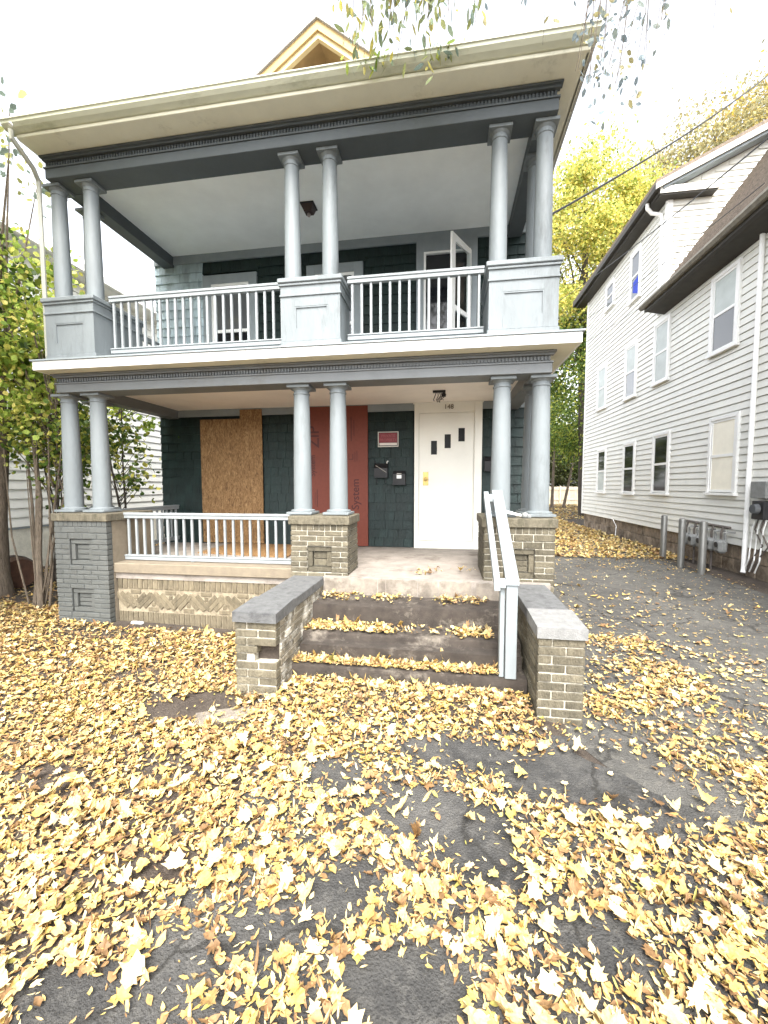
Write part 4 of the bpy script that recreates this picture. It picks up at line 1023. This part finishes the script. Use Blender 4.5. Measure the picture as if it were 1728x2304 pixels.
p, cc = clumps(40, 2400, (-3.2, 1.3, 3.4), (1.0, .8, 1.7), .2); leaves_mesh('crown', p, .12, PAL['bright']+PAL['green'], M['leaf'], TL, narrow=1.4)
p, cc2 = clumps(16, 160, (-2.6, 1.1, 6.2), (.8, .6, .7), .2); leaves_mesh('crown', p, .11, [(.16, .2, .16), (.3, .3, .1)], M['leaf'], TL, narrow=1.2)
bb = MB()
for c in np.concatenate([cc[:14], cc2[:6]]):
    c = Vector(c.tolist()); s = Vector((-3.05, 1.1, random.uniform(1.6, 4.2))); bb.tube([s, s.lerp(c, .5)+Vector((0, 0, .1)), c], [.03, .018, .006], 6)
bb.build('branches', M['bark'], TL)
# saplings between the porch and the left house
SP = thing('sapling', 'two stemmed sapling with sparse leaves seen through the left side of the porch', 'sapling', (-3.0, 3.5, GZ))
for (bx, tx, tz, r_) in ((-3.08, -3.75, 3.6, .03), (-2.98, -3.1, 3.4, .026)):
    MB().tube([(bx, 3.5, GZ), (bx-.03, 3.5, .3), ((bx*2+tx)/3-.02, 3.5, 1.4), (tx, 3.6, tz)], [r_, r_*.9, r_*.7, r_*.3], 7).build('stem', M['barkdark'], SP, smooth=True)
p, cc = clumps(26, 330, (-3.0, 3.6, 1.6), (.8, .5, .9), .13); leaves_mesh('foliage', p, .11, PAL['green'][:4]+PAL['yg'][:2], M['leaf'], SP, narrow=1.4)
p, cb = clumps(16, 520, (-2.9, 4.0, 2.9), (.9, .6, .5), .17); leaves_mesh('foliage', p, .11, PAL['bright'], M['leaf'], SP, narrow=1.4)
bb = MB()
for c in np.concatenate([cc[:20], cb[:8]]):
    c = Vector(c.tolist()); s = Vector((-3.15+random.uniform(-.1, .1), 3.5, max(.2, c.z-.5))); bb.tube([s, s.lerp(c, .6), c], [.01, .007, .004], 5)
bb.build('twigs', M['barkdark'], SP)
BS = thing('shrub', 'leafy dark green shrub between the left columns and the pale house', 'shrub', (-3.2, 2.2, GZ))
p, cc = clumps(30, 1700, (-3.15, 2.1, 1.95), (.75, .5, .75), .16); leaves_mesh('foliage', p, .08, PAL['green'], M['leaf'], BS, narrow=1.4)
bb = MB()
for c in cc[:16]:
    c = Vector(c.tolist()); bb.tube([(-3.3+random.uniform(-.15, .15), 2.1, GZ), (c.x*.5-1.65, 2.1, c.z*.4), c], [.02, .014, .005], 6)
bb.build('stems', M['barkdark'], BS)
# street trees: one added out of view to shade the left side, and the one whose drooping twigs hang into the top of the view
tree('unseen broad maple added left of the camera to shade the left side of the porch', (-4.4, -4.0, GZ), 9, [((-3.5, -3.5, 5.2), (2.6, 1.9, 2.7), 90, 15000, .5, 'yg')], .3, None, .3, M['bark'])
OT = thing('tree', 'drooping leafy twigs hanging in front of the roof edge from a street tree', 'tree', (7.5, -8.5, GZ))
MB().tube([(7.5, -8.5, GZ), (7.4, -8.4, 2), (7.1, -7.6, 5), (6.3, -5.4, 7.2), (5.2, -3.0, 8.2), (4.2, -1.2, 8.0)], [.32, .26, .22, .14, .08, .03], 12).build('trunk', M['bark'], OT, smooth=True)
MB().tube([(6.3, -5.4, 7.2), (6.2, -3.2, 7.9), (5.8, -1.4, 7.6), (5.5, -.6, 7.2)], [.1, .06, .04, .015], 8).build('branch', M['bark'], OT, smooth=True)
tw = MB(); LP_ = []; LS = []
def hang(x, y, z0, z1, n, sway, lst, t0=.3):
    pts = [Vector((x, y, z0))]; k = 9; ph = random.uniform(0, 6)
    for i in range(1, k+1):
        u = i/k
        pts.append(Vector((x+sway*u**1.5+.05*math.sin(ph+u*7)*u, y+.05*math.cos(ph+u*6)*u, z0+(z1-z0)*u)))
    tw.tube(pts, [.0065*(1-.75*i/k) for i in range(k+1)], 5)
    for i in range(n):
        t = random.uniform(t0, 1)*k; j = min(int(t), k-1); q = pts[j].lerp(pts[j+1], t-j)
        lst.append((q.x+random.uniform(-.07, .07), q.y+random.uniform(-.07, .07), q.z+random.uniform(-.05, .05)))
for i in range(40):     # leafy curtain in front of the gutter
    x = random.choice([3.12, 3.3, 3.45, 3.5, 3.72, 3.8, 3.88, 3.92, 3.98])+random.uniform(-.12, .12)
    hang(x, -1.0+random.uniform(-.2, .25), 7.2, 4.62+random.uniform(-.05, .55), 30, random.uniform(-.18, .18), LP_)
for i in range(11):     # a few over the roof edge
    hang(random.uniform(4.3, 5.1), -.9+random.uniform(-.3, .3), 7.4, 4.85+random.uniform(-.15, .2), 9, random.uniform(-.3, .1), LS, .5)
for i in range(26):     # sparse twigs beside the right corner of the roof
    hang(random.uniform(5.3, 5.95), -.9+random.uniform(-.3, .3), 7.4, 4.1+random.uniform(-.25, .75), 22, random.uniform(-.5, -.1), LS, .4)
tw.build('twigs', M['bark'], OT)
leaves_mesh('foliage', LP_, .095, PAL['willow'], M['leaf'], OT, narrow=.6, droop=1.0)
leaves_mesh('foliage', LS, .058, [(.20, .24, .25), (.26, .3, .27), (.22, .27, .29), (.4, .36, .18)], M['leaf'], OT, narrow=1.0, droop=.6)
# leaves caught in the gutter
gp_ = [(RNG.normal(3.3, .12) if RNG.random() < .5 else RNG.normal(3.95, .12), -.31+RNG.uniform(-.03, .04), 5.27+RNG.uniform(-.05, .06)) for _ in range(90)]
tag(leaves_mesh('leaf_tuft', gp_, .09, PAL['willow']+PAL['bright'], M['leaf'], None, narrow=.5, droop=.8), 'pale green leaf tufts caught along the roof gutter', 'leaf tuft', kind='stuff')

# ------------------------------------------------------------------ cables, barrel, litter
def cable(label, a, b, sag, r_):
    a = Vector(a); b = Vector(b); pts = []
    for i in range(17):
        t = i/16; p = a.lerp(b, t); p.z -= sag*4*t*(1-t); pts.append(p)
    tag(MB().tube(pts, r_, 6).build('cable', M['wire'], smooth=True), label, 'cable', 'overhead cables')
cable('thick dark overhead cable running from the house up to the top right sky', (5.37, 1.5, 4.70), (12.1, 8.0, 11.55), .12, .015)
cable('overhead cable crossing in front of the white house gable to the right edge', (9.0, 16.2, 9.6), (9.0, 2.6, 6.42), .14, .013)
cable('lower thin cable passing in front of the white house low roof', (9.3, 13.4, 7.6), (9.3, 3.6, 6.15), .1, .008)
cable('lowest thin cable strung along the white house siding', (9.75, 14.4, 7.1), (9.75, 8.4, 6.32), .03, .007)
BR = thing('barrel', 'dark brown barrel on its side behind the shrub stems', 'barrel', (-3.55, 1.55, GZ))
MB().tube([(-3.95, 1.75, -.49), (-3.8, 1.67, -.49), (-3.5, 1.53, -.49), (-3.36, 1.46, -.49)], [.25, .28, .28, .25], 18).build('barrel_body', M['rust'], BR, smooth=True)
MB().tube([(-3.62, 1.585, -.49), (-3.58, 1.565, -.49)], .29, 18).build('barrel_hoop', M['black'], BR, smooth=True)
pt = MB().box(.02, .19, .02, .075, -.738, -.700, ch=.016)
tag(pt.build('paper_cup', M['paper']), 'crushed white paper cup lying on soil below the left railing', 'paper cup')
sl = MB().prism([(2.10, -1.72), (2.35, -1.60), (2.62, -1.52), (2.66, -1.58), (2.40, -1.78), (2.2, -1.9)], 'z', GZ-.01, GZ+.035)
sl.build('broken_slab', M['steptop']); tag(bpy.data.objects['broken_slab'], 'pale broken concrete slab on the ground before the left wing wall', 'slab')

# ------------------------------------------------------------------ fallen leaves
MAPLE = []
for ang, rr in ((-90, .22), (-64, .62), (-42, .52), (-14, .84), (6, .60), (28, .78), (46, .62), (66, .80), (79, .72), (90, 1.0),
                (101, .72), (114, .80), (134, .62), (152, .78), (174, .60), (194, .84), (222, .52), (244, .62)):
    MAPLE.append((rr*math.cos(R(ang)), rr*math.sin(R(ang))+.05))
MAPLE = np.array(MAPLE)*.55
OVAL = np.array([[0, -.5], [.2, -.15], [.17, .2], [0, .5], [-.17, .2], [-.2, -.15]])
LPAL = np.array([(.55, .43, .21), (.58, .49, .29), (.50, .36, .14), (.57, .44, .17), (.42, .29, .14), (.31, .20, .115), (.20, .125, .07), (.62, .54, .36), (.50, .43, .17), (.30, .29, .10)])
LPAL = LPAL*np.array([1.04, .97, .80])
LPROB = np.array([.17, .16, .12, .08, .11, .10, .07, .14, .03, .02])
BARE = [  # x, y, rx, ry, strength : patches the wind has swept clear
    (2.0, -1.62, .42, .22, .95), (.2, .0, .75, .13, .9), (1.3, .02, .6, .08, .6), (4.17, -1.88, .36, .16, .95), (4.75, -2.0, .35, .22, .95), (5.1, -1.6, .35, .4, .85),
    (3.86, -2.36, .26, .17, .85), (4.2, -2.5, .26, .2, .9), (5.3, -2.0, .45, .3, .9), (2.72, -2.94, .14, .09, .9), (3.11, -3.24, .15, .1, .9), (2.87, -3.45, .28, .1, .85),
    (3.6, -2.9, .16, .12, .85), (3.96, -3.25, .22, .16, .98), (4.62, -2.93, .2, .12, .9), (4.3, -2.72, .12, .09, .9), (1.2, -1.2, .3, .15, .5), (2.3, -2.3, .2, .12, .6), (5.9, -1.3, .5, .3, .7), (3.4, -2.2, .22, .12, .8), (1.6, -2.5, .3, .12, .6), (.4, -2.0, .4, .15, .5), (3.35, -3.1, .14, .1, .8), (-.2, -.35, .7, .14, .6), (6.6, -.9, .4, .2, .6), (5.5, -.3, .35, .5, .8), (6.2, .1, .6, .22, .7)]
def density(x, y):
    d = np.ones_like(x)
    for bx, by, rx_, ry_, s in BARE:
        q = ((x-bx)/(rx_*1.15))**2 + ((y-by)/(ry_*1.2))**2
        nzx = .35*np.sin(x*9+by*7)*np.cos(y*11+bx*5)
        d *= 1 - s*np.clip(1.35-q+nzx, 0, 1)
    drv = (x > 5.5) & (y > .2) & (y < 6.4)                       # open driveway: scattered leaves
    band = np.exp(-((y - (1.1 - .75*(x-5.4)))/.45)**2)            # drift running diagonally across it
    d = np.where(drv, np.clip(.2 + .8*band, 0, 1), d)
    d = np.where((x > 5.5) & (y > 3.2) & (y < 4.9), d*.5, d)
    return d
FOOT = [(-1.05, 5.22, -.02, 14), (2.25, 2.645, -1.40, .1), (4.74, 5.11, -1.40, .1), (2.5, 4.8, -1.06, .1), (-12, -4.9, -3, 14), (9.98, 18, -3, 15)]
def scatter(n, x0, x1, y0, y1, smin, smax, shape, tilt, zlift, curl, dens=True, zf=None, clear=True, power=1.0):
    x = RNG.uniform(x0, x1, n); y = RNG.uniform(y0, y1, n)
    keep = np.ones(n, bool)
    if dens: keep &= RNG.random(n) < density(x, y)**power
    if clear:
        for a, b, c, d in FOOT: keep &= ~((x > a) & (x < b) & (y > c) & (y < d))
    x = x[keep]; y = y[keep]; n = len(x)
    s = smin*(smax/smin)**RNG.random(n)
    az = RNG.uniform(0, 2*np.pi, n); ti = np.abs(RNG.normal(0, tilt, n)); ta = RNG.uniform(0, 2*np.pi, n)
    z = (gz(x, y) if zf is None else zf(x, y)) + .012 + RNG.random(n)*zlift
    k = len(shape)
    jit = RNG.uniform(.7, 1.15, (n, k)); wdt = RNG.uniform(.65, 1.05, (n, 1))
    s0, s1 = shape[None, :, 0]*jit*wdt, shape[None, :, 1]*jit; sh = shape
    ca, sa = np.cos(az)[:, None], np.sin(az)[:, None]
    lx = (s0*ca - s1*sa)*s[:, None]; ly = (s0*sa + s1*ca)*s[:, None]
    cu = curl*RNG.uniform(-.4, 1.4, n)[:, None]
    r2 = (sh**2).sum(1)[None, :]
    fold = (s0**2)*RNG.normal(.3, .9, (n, 1))*s[:, None]*curl*6
    lz = fold + np.tan(np.clip(ti, 0, 1.1))[:, None]*(lx*np.cos(ta)[:, None]+ly*np.sin(ta)[:, None]) + cu*r2*s[:, None]*1.6 + RNG.normal(0, .04, (n, k))*s[:, None]
    lz = lz - np.minimum(lz.min(1), 0)[:, None]*.9
    return x, y, z, s, lx, ly, lz
def leaf_stuff(name, jobs, group_label, cat):
    V = []; F = []; C = []; off = 0
    for x, y, z, s, lx, ly, lz, pp in jobs:
        n, k = lx.shape
        ctr = np.stack([x, y, z+s*.03], -1)[:, None, :]
        ring = np.stack([x[:, None]+lx, y[:, None]+ly, z[:, None]+lz], -1)
        v = np.concatenate([ctr, ring], 1).reshape(-1, 3)
        base = off + np.arange(n)[:, None, None]*(k+1)
        i = np.arange(k); t = np.stack([np.zeros(k, int), i+1, (i+1) % k+1], -1)[None]
        F.append((base+t).reshape(-1, 3)); V.append(v)
        c = LPAL[RNG.choice(len(LPAL), n, p=pp)]*RNG.uniform(.8, 1.2, (n, 1)); C.append(np.repeat(np.clip(c, 0, 1), k+1, 0)); off += len(v)
    o = np_mesh(name, np.concatenate(V), np.concatenate(F), np.concatenate(C), M['litter'])
    tag(o, group_label, cat, kind='stuff'); return o
BROWN = np.array([.08, .06, .12, .08, .2, .2, .16, .04, .04, .02])
j = []
MULCH = np.array([.02, .02, .06, .04, .26, .30, .24, .02, .02, .02])
j.append((*scatter(30000, -4.5, 6.4, -4.2, .6, .03, .065, OVAL*np.array([1.4, 1]), .3, .006, .3, power=1.6), MULCH))
j.append((*scatter(16000, -4.5, 6.4, -4.2,   .6, .042, .095, MAPLE, .28, .03, .25), LPROB))
j.append((*scatter(26000, -4.5, 6.2, -4.2, .6, .025, .055, OVAL, .5, .018, .3, power=.9), LPROB))
j.append((*scatter(16000, -4.5, 6.2, -4.2, .6, .03, .06, OVAL, .4, .006, .3, power=1.3), BROWN))
j.append((*scatter(20000, .5, 6.5, -4.1, -1.0, .016, .042, OVAL*np.array([.6, 1]), .6, .03, .2, power=1.0), LPROB))
j.append((*scatter(1500, 5.2, 9.6, -1.5, 6.4, .06, .11, MAPLE, .2, .01, .2), LPROB))
j.append((*scatter(14000, 5.2, 9.6, -1.5, 6.4, .02, .06, OVAL, .3, .01, .2), LPROB))
j.append((*scatter(9000, 5.4, 9.9, 6.2, 20, .08, .16, MAPLE, .25, .04, .25, dens=False), LPROB))
j.append((*scatter(9000, 5.0, 24, 18, 36, .12, .26, OVAL, .3, .05, .25, dens=False), LPROB))
j.append((*scatter(5000, -5, -1.0, .4, 8, .05, .1, OVAL, .3, .02, .2, dens=False), BROWN))
leaf_stuff('leaf_litter', j, 'thick carpet of fallen yellow and tan leaves over the yard', 'leaf litter')
# on the steps
def on_step(name, label, xr, yr, z, n, w_):
    js = []
    for sh, a, b, q in ((MAPLE, .04, .085, .3), (OVAL, .025, .055, .7)):
        k = int(n*q); x = []
        r_ = scatter(k, xr[0], xr[1], yr[0], yr[1], a, b, sh, .4, .025, .3, dens=False, zf=lambda X, Y: np.full_like(X, z), clear=False)
        keep = RNG.random(len(r_[0])) < w_(r_[0], r_[1])
        js.append((*[q_[keep] for q_ in r_], LPROB))
    leaf_stuff(name, js, label, 'leaf litter')
back = lambda y0, y1: (lambda x, y: np.clip((y-y0)/(y1-y0), 0, 1))
on_step('leaf_litter', 'fallen leaves along the back of the uppermost tread of the steps', (2.66, 4.50), (-.44, -.07), -.203, 900, lambda x, y: np.clip((y+.40)/.3, 0, 1)*(.2+.8*((x > 4.0) | (x < 3.0) | (abs(x-3.4) < .15))))
on_step('leaf_litter', 'fallen leaves on the middle tread of the steps', (2.64, 4.50), (-.74, -.47), -.405, 1500, lambda x, y: np.clip((y+.75)/.12, 0, 1)*((x < 3.5)*1.0 + (x > 4.15)*.9 + .12))
on_step('leaf_litter', 'fallen leaves heaped on the lowest tread of the steps', (2.60, 4.50), (-1.04, -.77), -.603, 2600, lambda x, y: np.clip((y+1.06)/.04, 0, 1)*.97)
on_step('leaf_litter', 'few brown leaves swept into a corner of the concrete landing', (3.6, 4.45), (.0, .6), .0, 150, lambda x, y: np.exp(-((y-.42+.5*(4.2-x)*.6)/.12)**2)*.9)
# large single leaves in the foreground
def single(px, py, s, c, az):
    k = len(MAPLE); jj = RNG.uniform(.75, 1.12, k); m0 = MAPLE[:, 0]*jj*random.uniform(.7, 1.05); m1 = MAPLE[:, 1]*jj
    ca, sa = math.cos(az), math.sin(az)
    ring = np.stack([(m0*ca-m1*sa)*s, (m0*sa+m1*ca)*s, (MAPLE**2).sum(1)*s*random.uniform(-.2, .8)+(m0**2)*s*random.gauss(.4, 1.3)+RNG.normal(0, .03, k)*s], -1)
    tl = RNG.normal(0, .28, 2); ring[:, 2] += ring[:, 0]*tl[0]+ring[:, 1]*tl[1]; ring[:, 2] -= min(0, ring[:, 2].min())
    stem = np.array([[-MAPLE[0, 1]*0*s, 0, 0]])
    v = np.concatenate([[[0, 0, ring[:, 2].mean()*.7]], ring]) + np.array([px, py, float(gz(np.array(px), np.array(py)))+.03+random.uniform(0, .02)])
    i = np.arange(k); F = np.stack([np.zeros(k, int), i+1, (i+1) % k+1], -1)
    return np_mesh('fallen_leaf', v, F, np.repeat(np.array([c]), k+1, 0), M['litter'])
cnt = 0
while cnt < 170:
    x = random.uniform(1.7, 5.6); y = random.uniform(-3.6, -1.7)
    if density(np.array(x), np.array(y)) < .35 and random.random() < .9: continue
    if (2.2 < x < 5.15 and y > -1.45): continue
    c = np.clip(LPAL[random.choice([0, 1, 1, 2, 3, 7, 7, 7])]*random.uniform(.9, 1.15), 0, .75)
    o = single(x, y, random.uniform(.085, .13), c, random.uniform(0, 6.28)); cnt += 1
    tag(o, 'large pale yellow maple leaf lying on top of the leaf carpet in the foreground', 'fallen leaf', 'large maple leaves lying in the foreground')
